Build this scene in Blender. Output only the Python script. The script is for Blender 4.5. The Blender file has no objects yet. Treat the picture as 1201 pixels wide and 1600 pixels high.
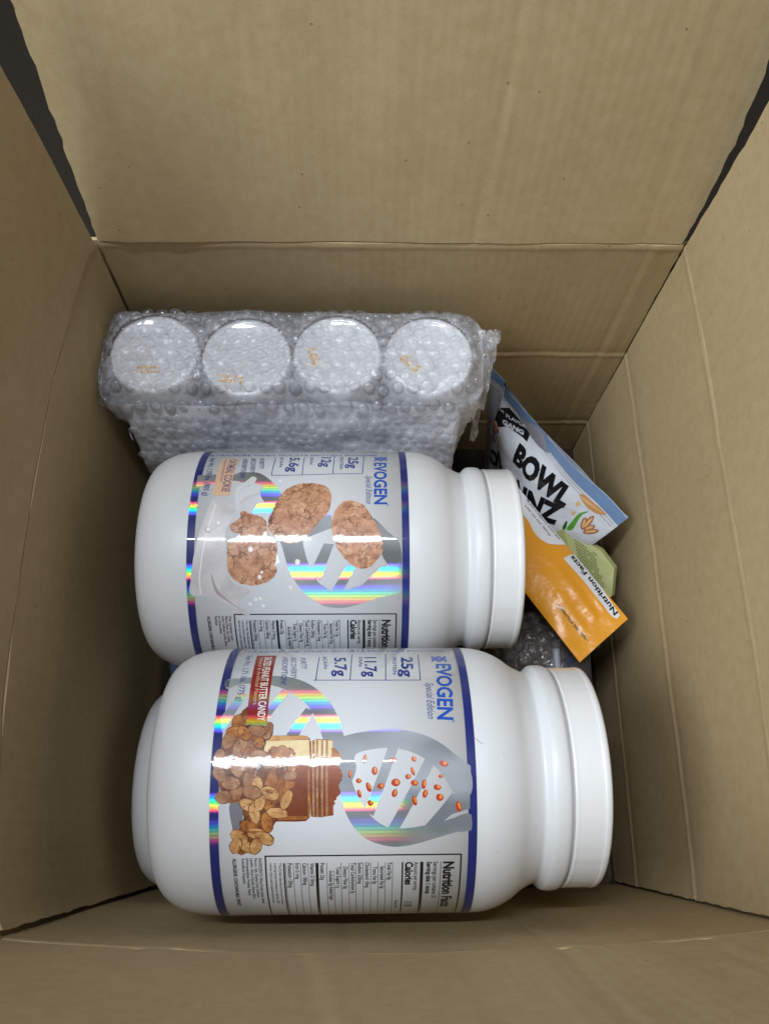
import bpy, bmesh, math, random
from mathutils import Vector, Matrix, noise
from mathutils.geometry import tessellate_polygon
random.seed(7)
SC = bpy.context.scene
COL = SC.collection
# ------------------------------------------------------------------ camera
CAMZ = .735
cam = bpy.data.cameras.new('camera')
cam.sensor_width = 36; cam.lens = 1298.92/1600*36; cam.clip_start = .01; cam.clip_end = 50
co = bpy.data.objects.new('camera', cam); COL.objects.link(co)
CR = [[0.999719, 0.000984, -0.023671], [-0.009227, 0.936408, -0.350791], [0.02182, 0.350911, 0.936155]]
m = Matrix(CR).to_4x4(); m.translation = (0, 0, CAMZ); co.matrix_world = m
SC.camera = co
# ------------------------------------------------------------------ light (indoors: ceiling tube and a wide ceiling panel to the left)
W = bpy.data.worlds.new('World'); SC.world = W; W.use_nodes = True
bg = W.node_tree.nodes['Background']; bg.inputs[0].default_value = (.84, .92, 1, 1); bg.inputs[1].default_value = .22
def lamp(name, loc, target, sx, sy, power, color):
    l = bpy.data.lights.new(name, 'AREA'); l.shape = 'RECTANGLE'; l.size = sx; l.size_y = sy; l.energy = power; l.color = color
    o = bpy.data.objects.new(name, l); COL.objects.link(o); o.location = loc
    d = Vector(target)-Vector(loc); o.rotation_euler = d.to_track_quat('-Z', 'Y').to_euler(); return o
tube = lamp('ceiling_tube', (-.19, .227, 1.62), (-.19, .227, 0), .52, .016, 15, (.86, .93, 1))
tube.rotation_euler = (0, 0, 0)
lamp('ceiling_light', (-1.28, -.22, 1.86), (0.05, .20, .3), 1.0, 1.0, 35, (.85, .93, 1))
SC.view_settings.view_transform = 'Standard'; SC.view_settings.look = 'None'
SC.view_settings.exposure = 0; SC.view_settings.gamma = 1
SC.cycles.use_denoising = True
SC.cycles.max_bounces = 14; SC.cycles.transparent_max_bounces = 40; SC.cycles.diffuse_bounces = 6
SC.cycles.glossy_bounces = 5; SC.cycles.transmission_bounces = 6
SC.cycles.caustics_reflective = False; SC.cycles.caustics_refractive = False
SC.cycles.sample_clamp_indirect = 4

# ------------------------------------------------------------------ materials
def lin(c): return tuple(((x/255)/12.92 if x <= 10 else ((x/255+.055)/1.055)**2.4) for x in c)+(1,)
def mat(name):
    M = bpy.data.materials.new(name); M.use_nodes = True
    nt = M.node_tree; nt.nodes.clear()
    out = nt.nodes.new('ShaderNodeOutputMaterial')
    return M, nt, out
def N(nt, t, **k):
    n = nt.nodes.new(t)
    for a, b in k.items(): setattr(n, a, b)
    return n
def ramp(nt, fac, stops):
    r = N(nt, 'ShaderNodeValToRGB'); e = r.color_ramp.elements
    while len(e) < len(stops): e.new(.5)
    for el, (p, c) in zip(e, stops): el.position = p; el.color = c if len(c) == 4 else (*c, 1)
    nt.links.new(fac, r.inputs[0]); return r.outputs[0]
def texco(nt, scale=(1, 1, 1), out='Object'):
    t = N(nt, 'ShaderNodeTexCoord'); mp = N(nt, 'ShaderNodeMapping'); mp.inputs['Scale'].default_value = scale
    nt.links.new(t.outputs[out], mp.inputs[0]); return mp.outputs[0]
def tnoise(nt, vec, scale, detail=3, rough=.55, dist=0):
    n = N(nt, 'ShaderNodeTexNoise'); n.inputs['Scale'].default_value = scale; n.inputs['Detail'].default_value = detail
    n.inputs['Roughness'].default_value = rough; n.inputs['Distortion'].default_value = dist
    nt.links.new(vec, n.inputs['Vector']); return n.outputs[0]
def bump(nt, h, strength, dist, prev=None):
    b = N(nt, 'ShaderNodeBump'); b.inputs['Strength'].default_value = strength; b.inputs['Distance'].default_value = dist
    nt.links.new(h, b.inputs['Height'])
    if prev: nt.links.new(prev, b.inputs['Normal'])
    return b.outputs[0]
def mixc(nt, fac, a, b, mode='MIX'):
    x = N(nt, 'ShaderNodeMix', data_type='RGBA', blend_type=mode)
    for i, v in ((0, fac), (6, a), (7, b)):
        if hasattr(v, 'links'): nt.links.new(v, x.inputs[i])
        else: x.inputs[i].default_value = v
    return x.outputs[2]
def princ(nt, out, color=None, rough=.5, coat=0, coat_rough=.03, spec=.5, metal=0, normal=None, sss=0):
    p = N(nt, 'ShaderNodeBsdfPrincipled')
    if color is not None:
        if hasattr(color, 'links'): nt.links.new(color, p.inputs['Base Color'])
        else: p.inputs['Base Color'].default_value = color
    if hasattr(rough, 'links'): nt.links.new(rough, p.inputs['Roughness'])
    else: p.inputs['Roughness'].default_value = rough
    p.inputs['Coat Weight'].default_value = coat; p.inputs['Coat Roughness'].default_value = coat_rough
    p.inputs['Specular IOR Level'].default_value = spec; p.inputs['Metallic'].default_value = metal
    if sss:
        p.inputs['Subsurface Weight'].default_value = sss; p.inputs['Subsurface Radius'].default_value = (.004, .0035, .003)
        p.inputs['Subsurface Scale'].default_value = 1
    if normal:
        nt.links.new(normal, p.inputs['Normal'])
        if coat: nt.links.new(normal, p.inputs['Coat Normal'])
    if out is not None: nt.links.new(p.outputs[0], out.inputs[0])
    return p

def m_cardboard(name, axis):          # axis: direction across the flutes (0 = x, 1 = y)
    M, nt, out = mat(name)
    v = texco(nt)
    big = tnoise(nt, v, 9, 3); fine = tnoise(nt, v, 900, 2, .7); mid = tnoise(nt, v, 120, 3, .6)
    c = mixc(nt, big, lin((167, 145, 106)), lin((180, 158, 119)))
    c = mixc(nt, ramp(nt, fine, [(.3, (0, 0, 0)), (.75, (1, 1, 1))]), mixc(nt, .18, c, lin((112, 94, 64))), c)
    c = mixc(nt, ramp(nt, mid, [(.35, (0, 0, 0)), (.7, (.35, .35, .35))]), c, lin((186, 168, 132)))
    vo = N(nt, 'ShaderNodeTexVoronoi'); vo.inputs['Scale'].default_value = 55; nt.links.new(v, vo.inputs['Vector'])
    c = mixc(nt, ramp(nt, vo.outputs['Distance'], [(.03, (.6, .6, .6)), (.055, (0, 0, 0))]), c, lin((92, 70, 44)))
    # pressed-through flutes: soft vertical ribs, stronger in some areas than others
    sc = [4, 4, 4]; sc[axis] = 1
    w = N(nt, 'ShaderNodeTexWave', wave_type='BANDS', bands_direction='XYZ'[axis], wave_profile='SIN')
    w.inputs['Scale'].default_value = 46; w.inputs['Distortion'].default_value = 1.2; w.inputs['Detail'].default_value = 2; w.inputs['Detail Scale'].default_value = .35
    nt.links.new(v, w.inputs['Vector'])
    s2 = [.35, .35, .35]; s2[axis] = 3.2
    streak = tnoise(nt, texco(nt, tuple(s2)), 14, 4, .6)
    pa = tnoise(nt, v, 5, 2)
    mm = N(nt, 'ShaderNodeMath', operation='MULTIPLY'); nt.links.new(w.outputs[1], mm.inputs[0]); nt.links.new(ramp(nt, pa, [(.3, (.15, .15, .15)), (.7, (1, 1, 1))]), mm.inputs[1])
    n1 = bump(nt, mm.outputs[0], .12, .0009)
    n2 = bump(nt, streak, .16, .0022, n1)
    n3 = bump(nt, fine, .2, .0003, n2)
    princ(nt, out, c, .72, spec=.28, normal=n3)
    return M
CARD_X, CARD_Y = m_cardboard('kraft_board_ribs_x', 0), m_cardboard('kraft_board_ribs_y', 1)

def m_plain(name, rgb, rough=.5, **k):
    M, nt, out = mat(name); princ(nt, out, lin(rgb), rough, **k); return M
def m_white(name, rgb, rough, bs=.03):
    M, nt, out = mat(name); v = texco(nt)
    n = bump(nt, tnoise(nt, v, 500, 2), bs, .0004)
    n = bump(nt, tnoise(nt, v, 22, 2), .05, .002, n)
    c = mixc(nt, tnoise(nt, v, 14, 3), lin(rgb), lin(tuple(x-5 for x in rgb)))
    princ(nt, out, c, rough, spec=.45, normal=n, sss=.12); return M
TUBWHITE = m_white('white_hdpe', (207, 208, 209), .42)
M_, nt, out = mat('white_cap_plastic'); v = texco(nt)
n = bump(nt, tnoise(nt, texco(nt, (.35, 1, 1)), 70, 3, .5), .22, .0022)
princ(nt, out, mixc(nt, tnoise(nt, v, 14, 3), lin((218, 218, 218)), lin((212, 212, 213))), .38, coat=.6, coat_rough=.06, spec=.4, normal=n, sss=.12); CAPWHITE = M_

LABEL_N = None
def label_normal(nt, emboss):
    v = texco(nt)
    n = bump(nt, tnoise(nt, texco(nt, (1, 9, 9)), 30, 2), .04, .0004)
    if emboss: n = bump(nt, tnoise(nt, v, 620, 3, .6), emboss, .0006, n)
    return n
def m_ink(name, rgb, emboss=0, rough=.35):
    M, nt, out = mat(name)
    princ(nt, out, lin(rgb), rough, coat=.9, coat_rough=.035, spec=.3, normal=label_normal(nt, emboss)); return M
def spectrum(t):      # blue -> red
    st = [(.0, (.18, .05, 1)), (.17, (.0, .22, 1)), (.34, (0, .9, .85)), (.5, (.05, 1, .1)), (.66, (.95, 1, 0)), (.82, (1, .45, .02)), (1, (1, .02, .18))]
    for (a, ca), (b, cb) in zip(st, st[1:]):
        if t <= b:
            f = (t-a)/(b-a); return tuple(x+(y-x)*f for x, y in zip(ca, cb))
def m_foil(name, rgb, gain=.16, tone=None, k2=.45):
    # grating foil: each wavelength leaves the foil as a mirror reflection about a normal tilted round the tub's axis (two orders, both sides)
    M, nt, out = mat(name)
    v = texco(nt)
    if tone:
        f = tnoise(nt, texco(nt, (.5, 1, 1)), 34, 2)
        c = mixc(nt, ramp(nt, f, [(.35, (0, 0, 0)), (.65, (1, 1, 1))]), lin(rgb), lin(tone))
    else: c = lin(rgb)
    p = princ(nt, None, c, .4, coat=.55, coat_rough=.04, spec=.15, normal=label_normal(nt, .0))
    geo = N(nt, 'ShaderNodeNewGeometry')
    ax = N(nt, 'ShaderNodeVectorTransform', vector_type='VECTOR', convert_from='OBJECT', convert_to='WORLD'); ax.inputs[0].default_value = (1, 0, 0)
    cr = N(nt, 'ShaderNodeVectorMath', operation='CROSS_PRODUCT'); nt.links.new(ax.outputs[0], cr.inputs[0]); nt.links.new(geo.outputs['Normal'], cr.inputs[1])
    acc = p.outputs[0]
    lobes = []
    K = 15
    for i in range(K):
        t = i/(K-1)
        lobes.append((13.2+7.2*t, spectrum(t), gain*.5, .064))
    for i in range(6):
        t = i/5
        lobes.append((24.8+8.4*t, spectrum(t), gain*k2, .12))
    for ang, cc, g, ro in lobes:
        for s in (-1, 1):
            a = math.radians(ang)*s
            sc = N(nt, 'ShaderNodeVectorMath', operation='SCALE'); sc.inputs['Scale'].default_value = math.tan(a); nt.links.new(cr.outputs[0], sc.inputs[0])
            ad = N(nt, 'ShaderNodeVectorMath', operation='ADD'); nt.links.new(sc.outputs[0], ad.inputs[0]); nt.links.new(geo.outputs['Normal'], ad.inputs[1])
            nm = N(nt, 'ShaderNodeVectorMath', operation='NORMALIZE'); nt.links.new(ad.outputs[0], nm.inputs[0])
            gl = N(nt, 'ShaderNodeBsdfAnisotropic'); gl.inputs['Roughness'].default_value = ro
            gl.inputs['Color'].default_value = (*[x*g for x in cc], 1); nt.links.new(nm.outputs[0], gl.inputs['Normal'])
            a_ = N(nt, 'ShaderNodeAddShader'); nt.links.new(acc, a_.inputs[0]); nt.links.new(gl.outputs[0], a_.inputs[1]); acc = a_.outputs[0]
    nt.links.new(acc, out.inputs[0]); return M
def m_mottle(name, cols, scale, crack=None, emboss=.0, detail=4, coat=True, rough=.4):
    M, nt, out = mat(name); v = texco(nt)
    f = tnoise(nt, v, scale, detail, .65, .6)
    n = len(cols)
    c = ramp(nt, f, [(.3+.4*i/(n-1), lin(x)) for i, x in enumerate(cols)])
    if crack:
        w = N(nt, 'ShaderNodeVectorMath', operation='ADD'); nt.links.new(v, w.inputs[0])
        nn = N(nt, 'ShaderNodeTexNoise'); nn.inputs['Scale'].default_value = 260; nt.links.new(v, nn.inputs['Vector'])
        s = N(nt, 'ShaderNodeVectorMath', operation='SCALE'); s.inputs['Scale'].default_value = .005; nt.links.new(nn.outputs[1], s.inputs[0]); nt.links.new(s.outputs[0], w.inputs[1])
        for sc, wd, st in ((170, .07, .9), (330, .09, .55)):
            vo = N(nt, 'ShaderNodeTexVoronoi', feature='DISTANCE_TO_EDGE'); vo.inputs['Scale'].default_value = sc; nt.links.new(w.outputs[0], vo.inputs['Vector'])
            gate = tnoise(nt, v, sc*.5, 2)
            mm = N(nt, 'ShaderNodeMath', operation='MULTIPLY')
            nt.links.new(ramp(nt, vo.outputs[0], [(.0, (st, st, st)), (wd, (0, 0, 0))]), mm.inputs[0])
            nt.links.new(ramp(nt, gate, [(.42, (0, 0, 0)), (.56, (1, 1, 1))]), mm.inputs[1])
            c = mixc(nt, mm.outputs[0], c, lin(crack))
    if coat: princ(nt, out, c, rough, coat=.9, coat_rough=.05, spec=.3, normal=label_normal(nt, emboss))
    else: princ(nt, out, c, rough, spec=.4)
    return M
I = {
 'label': m_ink('label_silver_white', (206, 208, 212)),
 'navy': m_ink('ink_navy', (33, 52, 128)),
 'brand': m_ink('ink_blue', (28, 74, 162)),
 'black': m_ink('ink_black', (12, 13, 18)),
 'grey': m_ink('ink_grey', (70, 72, 78)),
 'white': m_ink('ink_white', (236, 232, 228)),
 'tan': m_ink('ink_tan', (214, 178, 148)),
 'tantext': m_ink('ink_tan_text', (84, 66, 120)),
 'band': m_foil('foil_navy', (6, 22, 98), .0060),
 'dna': m_foil('foil_silver_grey', (104, 107, 112), .016, (146, 149, 154)),
 'dnalow': m_foil('foil_silver_pale', (104, 108, 114), .0075, (150, 154, 161)),
 'dnadark': m_foil('foil_silver_dark', (82, 85, 88), .016, (124, 126, 130)),
 'redbox': m_foil('foil_red', (132, 32, 28), .002),
 'cookie': m_mottle('cookie_print', [(150, 104, 78), (192, 140, 108), (214, 170, 138)], 160, (82, 42, 30), .10),
 'milk': m_mottle('milk_print', [(178, 171, 174), (196, 191, 194), (214, 210, 212)], 40),
 'milkdark': m_ink('milk_shade_print', (162, 153, 156)),
 'pdark': m_mottle('bar_dark_print', [(60, 30, 16), (112, 62, 32), (152, 94, 52)], 200, None, .14),
 'p1': m_mottle('peanut_print_a', [(150, 100, 58), (192, 144, 92), (214, 172, 118)], 190, None, .12),
 'p2': m_mottle('peanut_print_b', [(118, 78, 54), (156, 112, 80), (182, 140, 104)], 190, None, .12),
 'p3': m_mottle('peanut_print_c', [(120, 66, 32), (160, 98, 48), (194, 134, 74)], 190, None, .12),
 'pbutter': m_mottle('spread_print', [(98, 44, 24), (128, 62, 32), (150, 80, 44)], 36, None, .1),
 'pblight': m_mottle('spread_light_print', [(170, 108, 62), (196, 146, 92), (222, 196, 146)], 60, None, .12),
 'cream': m_mottle('jar_glass_print', [(206, 168, 112), (222, 196, 146), (232, 214, 174)], 50, None, .1),
 'kred': m_ink('kernel_red', (164, 50, 24)),
 'kor': m_ink('kernel_orange', (218, 128, 48)),
 'shade': m_ink('ink_shadow_grey', (112, 114, 120)),
}

# ------------------------------------------------------------------ object helpers
def link(name, me, parent=None, mats=(), smooth=True):
    o = bpy.data.objects.new(name, me); COL.objects.link(o)
    for x in mats: me.materials.append(x)
    if smooth: me.shade_smooth()
    if parent:
        o.parent = parent
        if parent.get('world_built'): o.matrix_parent_inverse = Matrix.Translation(-parent.location)
    return o
def empty(name, loc, label, cat, group=None):
    o = bpy.data.objects.new(name, None); COL.objects.link(o); o.location = loc; o.empty_display_size = .02
    o['label'] = label; o['category'] = cat
    if group: o['group'] = group
    return o
def tag(o, label, cat, group=None):
    o['label'] = label; o['category'] = cat
    if group: o['group'] = group
    return o
def grid_mesh(name, nu, nv, fn, closed_u=False):
    vs = [fn(i/nu, j/nv) for j in range(nv+1) for i in range(nu+(0 if closed_u else 1))]
    n = nu if closed_u else nu+1
    fs = []
    for j in range(nv):
        for i in range(nu):
            a = j*n+i; b = j*n+(i+1) % n if closed_u else j*n+i+1
            fs.append((a, b, b+n, a+n))
    me = bpy.data.meshes.new(name); me.from_pydata(vs, [], fs); me.update(); return me
def lathe(name, prof, seg=96, axis='X', c0=True, c1=True):
    vs = []; fs = []
    for s, r in prof:
        for k in range(seg):
            a = 2*math.pi*k/seg
            vs.append((s, -r*math.sin(a), r*math.cos(a)) if axis == 'X' else (r*math.cos(a), r*math.sin(a), s))
    for i in range(len(prof)-1):
        for k in range(seg):
            a = i*seg+k; b = i*seg+(k+1) % seg
            fs.append((a, b, b+seg, a+seg) if axis == 'Z' else (a, b, b+seg, a+seg))
    if c0: fs.append(tuple(reversed(range(seg))))
    if c1: fs.append(tuple(range((len(prof)-1)*seg, len(prof)*seg)))
    me = bpy.data.meshes.new(name); me.from_pydata(vs, [], fs)
    bm = bmesh.new(); bm.from_mesh(me); bmesh.ops.recalc_face_normals(bm, faces=bm.faces); bm.to_mesh(me); bm.free()
    return me
def spline(pts, n=6):     # Catmull-Rom through a profile
    out = []
    P = [pts[0]]+list(pts)+[pts[-1]]
    for i in range(1, len(P)-2):
        p0, p1, p2, p3 = P[i-1:i+3]
        for k in range(n):
            t = k/n
            out.append(tuple(.5*((2*b)+(c-a)*t+(2*a-5*b+4*c-d)*t*t+(-a+3*b-3*c+d)*t**3) for a, b, c, d in zip(p0, p1, p2, p3)))
    out.append(pts[-1]); return out

# ------------------------------------------------------------------ flat print laid on a curved surface
_TX = {}
def glyphs(s, bold=0, shear=0):
    key = (s, bold, shear)
    if key not in _TX:
        c = bpy.data.curves.new('t', 'FONT'); c.body = s; c.size = 1; c.offset = bold; c.shear = shear; c.resolution_u = 3; c.fill_mode = 'FRONT'
        o = bpy.data.objects.new('t', c); COL.objects.link(o)
        me = bpy.data.meshes.new_from_object(o.evaluated_get(bpy.context.evaluated_depsgraph_get()))
        _TX[key] = ([(v.co.x, v.co.y) for v in me.vertices], [tuple(p.vertices) for p in me.polygons])
        bpy.data.objects.remove(o); bpy.data.curves.remove(c); bpy.data.meshes.remove(me)
    return _TX[key]
CAP = .729
class Art:
    def __init__(s, slice_u=3.0, slice_v=0): s.V = []; s.F = []; s.M = []; s.mats = []; s.su = slice_u; s.sv = slice_v
    def mi(s, m):
        if m not in s.mats: s.mats.append(m)
        return s.mats.index(m)
    def add(s, vs, fs, m, lift):
        b = len(s.V); s.V += [(x, y, lift) for x, y in vs]; s.F += [tuple(b+i for i in f) for f in fs]; s.M += [s.mi(m)]*len(fs)
    def poly(s, pts, m, lift=.3):
        vv = [Vector((x, y, 0)) for x, y in pts]
        s.add(pts, [tuple(t) for t in tessellate_polygon([vv])], m, lift)
    def blob(s, pts, m, lift=.3, n=5):      # smoothed closed outline
        P = [pts[-1]]+list(pts)+list(pts[:2]); out = []
        for i in range(1, len(P)-2):
            p0, p1, p2, p3 = P[i-1:i+3]
            for k in range(n):
                t = k/n
                out.append(tuple(.5*((2*b)+(c-a)*t+(2*a-5*b+4*c-d)*t*t+(-a+3*b-3*c+d)*t**3) for a, b, c, d in zip(p0, p1, p2, p3)))
        s.poly(out, m, lift)
    def rough_blob(s, pts, m, lift, amp, n=8):
        P = [pts[-1]]+list(pts)+list(pts[:2]); out = []
        for i in range(1, len(P)-2):
            p0, p1, p2, p3 = P[i-1:i+3]
            for k in range(n):
                t = k/n
                q = [.5*((2*b)+(c-a)*t+(2*a-5*b+4*c-d)*t*t+(-a+3*b-3*c+d)*t**3) for a, b, c, d in zip(p0, p1, p2, p3)]
                out.append((q[0]+random.uniform(-amp, amp), q[1]+random.uniform(-amp, amp)))
        s.poly(out, m, lift)
    def ell(s, c, a, b, ang, m, lift=.3, n=16, wob=.06):
        ca, sa = math.cos(ang), math.sin(ang); pts = []
        for k in range(n):
            t = 2*math.pi*k/n; r = 1+random.uniform(-wob, wob)
            x, y = a*r*math.cos(t), b*r*math.sin(t); pts.append((c[0]+x*ca-y*sa, c[1]+x*sa+y*ca))
        s.poly(pts, m, lift)
    def rect(s, u0, v0, u1, v1, m, lift=.3): s.poly([(u0, v0), (u1, v0), (u1, v1), (u0, v1)], m, lift)
    def line(s, pts, w, m, lift=.3):
        for (a, b) in zip(pts, pts[1:]):
            d = Vector((b[0]-a[0], b[1]-a[1])); d.normalize(); n = Vector((-d.y, d.x))*w/2
            s.poly([(a[0]-n.x, a[1]-n.y), (b[0]-n.x, b[1]-n.y), (b[0]+n.x, b[1]+n.y), (a[0]+n.x, a[1]+n.y)], m, lift)
    def text(s, t, p0, p1=None, cap=2.0, m=None, bold=0, lift=.5, sx=None, shear=0, dirv=None):
        vs, fs = glyphs(t, bold, shear)
        if not vs: return
        x0 = min(v[0] for v in vs); x1 = max(v[0] for v in vs); k = cap/CAP
        if p1 is not None:
            d = Vector((p1[0]-p0[0], p1[1]-p0[1])); L = d.length; d.normalize(); kx = L/(x1-x0)
        else: d = Vector(dirv or (1, 0)); kx = k*(sx or 1)
        e = Vector((-d.y, d.x))
        s.add([(p0[0]+d.x*(x-x0)*kx+e.x*y*k, p0[1]+d.y*(x-x0)*kx+e.y*y*k) for x, y in vs], fs, m, lift)
    def build(s, name, surf, parent):
        me = bpy.data.meshes.new(name); me.from_pydata(s.V, [], s.F)
        for p, k in zip(me.polygons, s.M): p.material_index = k
        bm = bmesh.new(); bm.from_mesh(me)
        for ax, st in ((0, s.su), (1, s.sv)):
            if not st: continue
            lo = min(v.co[ax] for v in bm.verts); hi = max(v.co[ax] for v in bm.verts)
            x = math.floor(lo/st)*st+st
            while x < hi:
                co_ = [0, 0, 0]; co_[ax] = x; no = [0, 0, 0]; no[ax] = 1
                bmesh.ops.bisect_plane(bm, geom=bm.verts[:]+bm.edges[:]+bm.faces[:], dist=1e-5, plane_co=co_, plane_no=no); x += st
        nrm = []
        for v in bm.verts:
            p, n = surf(v.co.x, v.co.y, v.co.z); v.co = p; nrm.append(n)
        bm.to_mesh(me); bm.free()
        fl = [p for p in me.polygons if p.normal.dot(Vector(nrm[p.vertices[0]])) < 0]
        if fl:
            bm = bmesh.new(); bm.from_mesh(me); bm.faces.ensure_lookup_table()
            bmesh.ops.reverse_faces(bm, faces=[bm.faces[p.index] for p in fl]); bm.to_mesh(me); bm.free()
        o = link(name, me, parent, s.mats)
        me.normals_split_custom_set_from_vertices([tuple(n) for n in nrm])
        return o

# ------------------------------------------------------------------ the room floor under the box
M_, nt, out = mat('dark_grey_carpet'); v = texco(nt)
c = mixc(nt, tnoise(nt, v, 420, 3, .7), lin((30, 25, 20)), lin((74, 65, 56)))
princ(nt, out, c, .95, spec=.1, normal=bump(nt, tnoise(nt, v, 500, 3, .7), 1, .004))
fl = link('floor', grid_mesh('floor', 2, 2, lambda u, v: ((u-.5)*6, (v-.5)*6, -.012)), None, [M_]); fl['kind'] = 'structure'

# ------------------------------------------------------------------ the cardboard box
XL, XR, YB, YF = -.1691, .2061, .3458, -.0484
RIM, Z2, Z3, BOT = .299, .165, .0466, -.07
TH = .005
box = empty('cardboard_box', (0, 0, 0), 'open brown cardboard carton with flaps standing up around the white tubs', 'box')
def bulge(k, t, z):
    e = max(0, min(1, (z-BOT)/(RIM-BOT)))
    s = max(0, math.sin(math.pi*max(0, min(1, t))))
    if k == 'left': return .0165*s**.55*(.55+.45*e)
    if k == 'front': return .0085*s**.8*(.4+.6*e)
    if k == 'right': return .0025*s*e
    return 0
def panel(name, a, b, nin, k, z0, z1, creases, lean=0, m=None, nu=70, dz=.006, t0=0, t1=1, wav=.0009, rag=.0006, seed=0, curl=0, dents=(), flare=0):
    """corrugated panel from a to b (plan points at the rim line), nin = inward normal; creases = ridge heights"""
    zs = set()
    n = max(2, int((z1-z0)/dz))
    for i in range(n+1): zs.add(round(z0+(z1-z0)*i/n, 5))
    for c in creases:
        for d in (-.006, -.0045, -.0033, -.0022, -.0012, 0, .0012, .0022, .0033, .0045, .006):
            if z0 <= c+d <= z1: zs.add(round(c+d, 5))
    zs = sorted(zs)
    a = Vector(a); b = Vector(b); ni = Vector(nin); ux = (b-a)
    bm = bmesh.new(); fr = []; bk = []
    for z in zs:
        r1 = []; r2 = []
        for i in range(nu+1):
            u = i/nu
            jit = 0
            if i in (0, nu): jit = rag*noise.noise((z*420+seed, 3.1, seed))+.7*rag*noise.noise((z*900+seed, 1.1, seed))
            uu = u+(jit/ux.length)+flare*math.sin(math.pi*min(1, (z-z0)/.17))*(1 if i == nu else 0)/ux.length
            off = -bulge(k, t0+(t1-t0)*u, min(z, RIM))
            off += wav*(noise.noise((u*4+seed, z*9, seed))+.6*noise.noise((u*13+seed, z*5, seed)))
            for c in creases:
                q = z-c+.0007*noise.noise((u*30+seed, c*40, 2))
                off += (.00033*math.exp(-(q/.0024)**2)-.00028*math.exp(-((q-.0050)/.0022)**2))*(1+.5*noise.noise((u*9+seed, c*7, 5)))
            for du, slope, amp, wd in dents:
                q = (u-du)*ux.length-slope*(z-z0)+.0015*noise.noise((z*14, du*50, 1)); off += amp*math.exp(-(q/wd)**2)*(.6+.6*noise.noise((z*11+du*31, 2, 7)))
            hz = z-z0
            off -= math.sin(math.radians(lean))*hz+curl*hz*hz
            zz = z0+hz*math.cos(math.radians(lean))
            p = a+ux*uu+ni*off
            r1.append(bm.verts.new((p.x, p.y, zz)))
            p -= ni*TH; r2.append(bm.verts.new((p.x, p.y, zz)))
        fr.append(r1); bk.append(r2)
    for j in range(len(zs)-1):
        for i in range(nu):
            bm.faces.new((fr[j][i], fr[j][i+1], fr[j+1][i+1], fr[j+1][i])); bm.faces.new((bk[j][i+1], bk[j][i], bk[j+1][i], bk[j+1][i+1]))
        for i, s in ((0, 1), (nu, -1)):
            q = (fr[j][i], fr[j+1][i], bk[j+1][i], bk[j][i]); bm.faces.new(q if s == 1 else q[::-1])
    for i in range(nu):
        bm.faces.new((fr[0][i+1], fr[0][i], bk[0][i], bk[0][i+1])); bm.faces.new((fr[-1][i], fr[-1][i+1], bk[-1][i+1], bk[-1][i]))
    bmesh.ops.recalc_face_normals(bm, faces=bm.faces)
    me = bpy.data.meshes.new(name); bm.to_mesh(me); bm.free()
    me.materials.append(m); me.shade_smooth(); me.set_sharp_from_angle(angle=math.radians(50))
    o = bpy.data.objects.new(name, me); COL.objects.link(o); o.parent = box
    return o
G = .0012
CR_ = [Z3, Z2, RIM-.0035]
panel('wall_panel', (XL+.001, YB), (XR-G, YB), (0, -1), 'back', BOT+.001, RIM, CR_, m=CARD_X, seed=1, nu=130, dents=((.943, 0, -.0008, .0022), (.958, 0, .0006, .003), (.30, 0, .0004, .002)))
panel('wall_panel', (XR, YB+.001), (XR, YF+.002), (-1, 0), 'right', BOT+.001, RIM, CR_, m=CARD_Y, seed=2, rag=.0014)
panel('wall_panel', (XL, YF+.0032), (XL, YB-.0016), (1, 0), 'left', BOT+.001, RIM, [], m=CARD_Y, seed=3, rag=.0012)
panel('wall_panel', (XR+.004, YF), (XL-.002, YF), (0, 1), 'front', BOT+.001, RIM, [RIM-.0035], m=CARD_X, seed=4, rag=.0012, nu=130, dents=((.30, .02, -.0009, .003), (.62, -.05, -.0008, .003), (.78, 0, .0006, .003)))
FH = .195
panel('flap', (XL+.001, YB), (XR-.003, YB), (0, -1), 'back', RIM+.0012, RIM+FH, [], lean=9, m=CARD_X, seed=5, rag=.0013, flare=.0055, wav=.0014, nu=150, dents=((.64, .05, -.0006, .0022), (.655, .05, .0004, .002), (.10, -.02, -.0007, .004), (.05, 0, .0006, .003), (.93, -.03, -.0006, .003)))
panel('flap', (XR, YB-.001), (XR, YF), (-1, 0), 'right', RIM+.0012, RIM+FH, [], lean=.5, m=CARD_Y, seed=6, wav=.0014, rag=.0013)
panel('flap', (XL, YF), (XL, YB-.004), (1, 0), 'left', RIM+.0012, RIM+FH, [], lean=2.2, m=CARD_Y, seed=7, wav=.0014)
panel('flap', (XR, YF), (XL-.004, YF), (0, 1), 'front', RIM+.0012, RIM+FH, [], lean=2, m=CARD_X, seed=8, wav=.0018, nu=150, dents=((.30, .05, -.0013, .0035), (.33, .08, .0008, .003), (.62, -.12, -.0012, .0035), (.60, -.12, .0008, .003), (.45, 0, .0006, .005), (.82, -.05, -.0008, .004), (.12, .05, -.0008, .003)))
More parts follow.
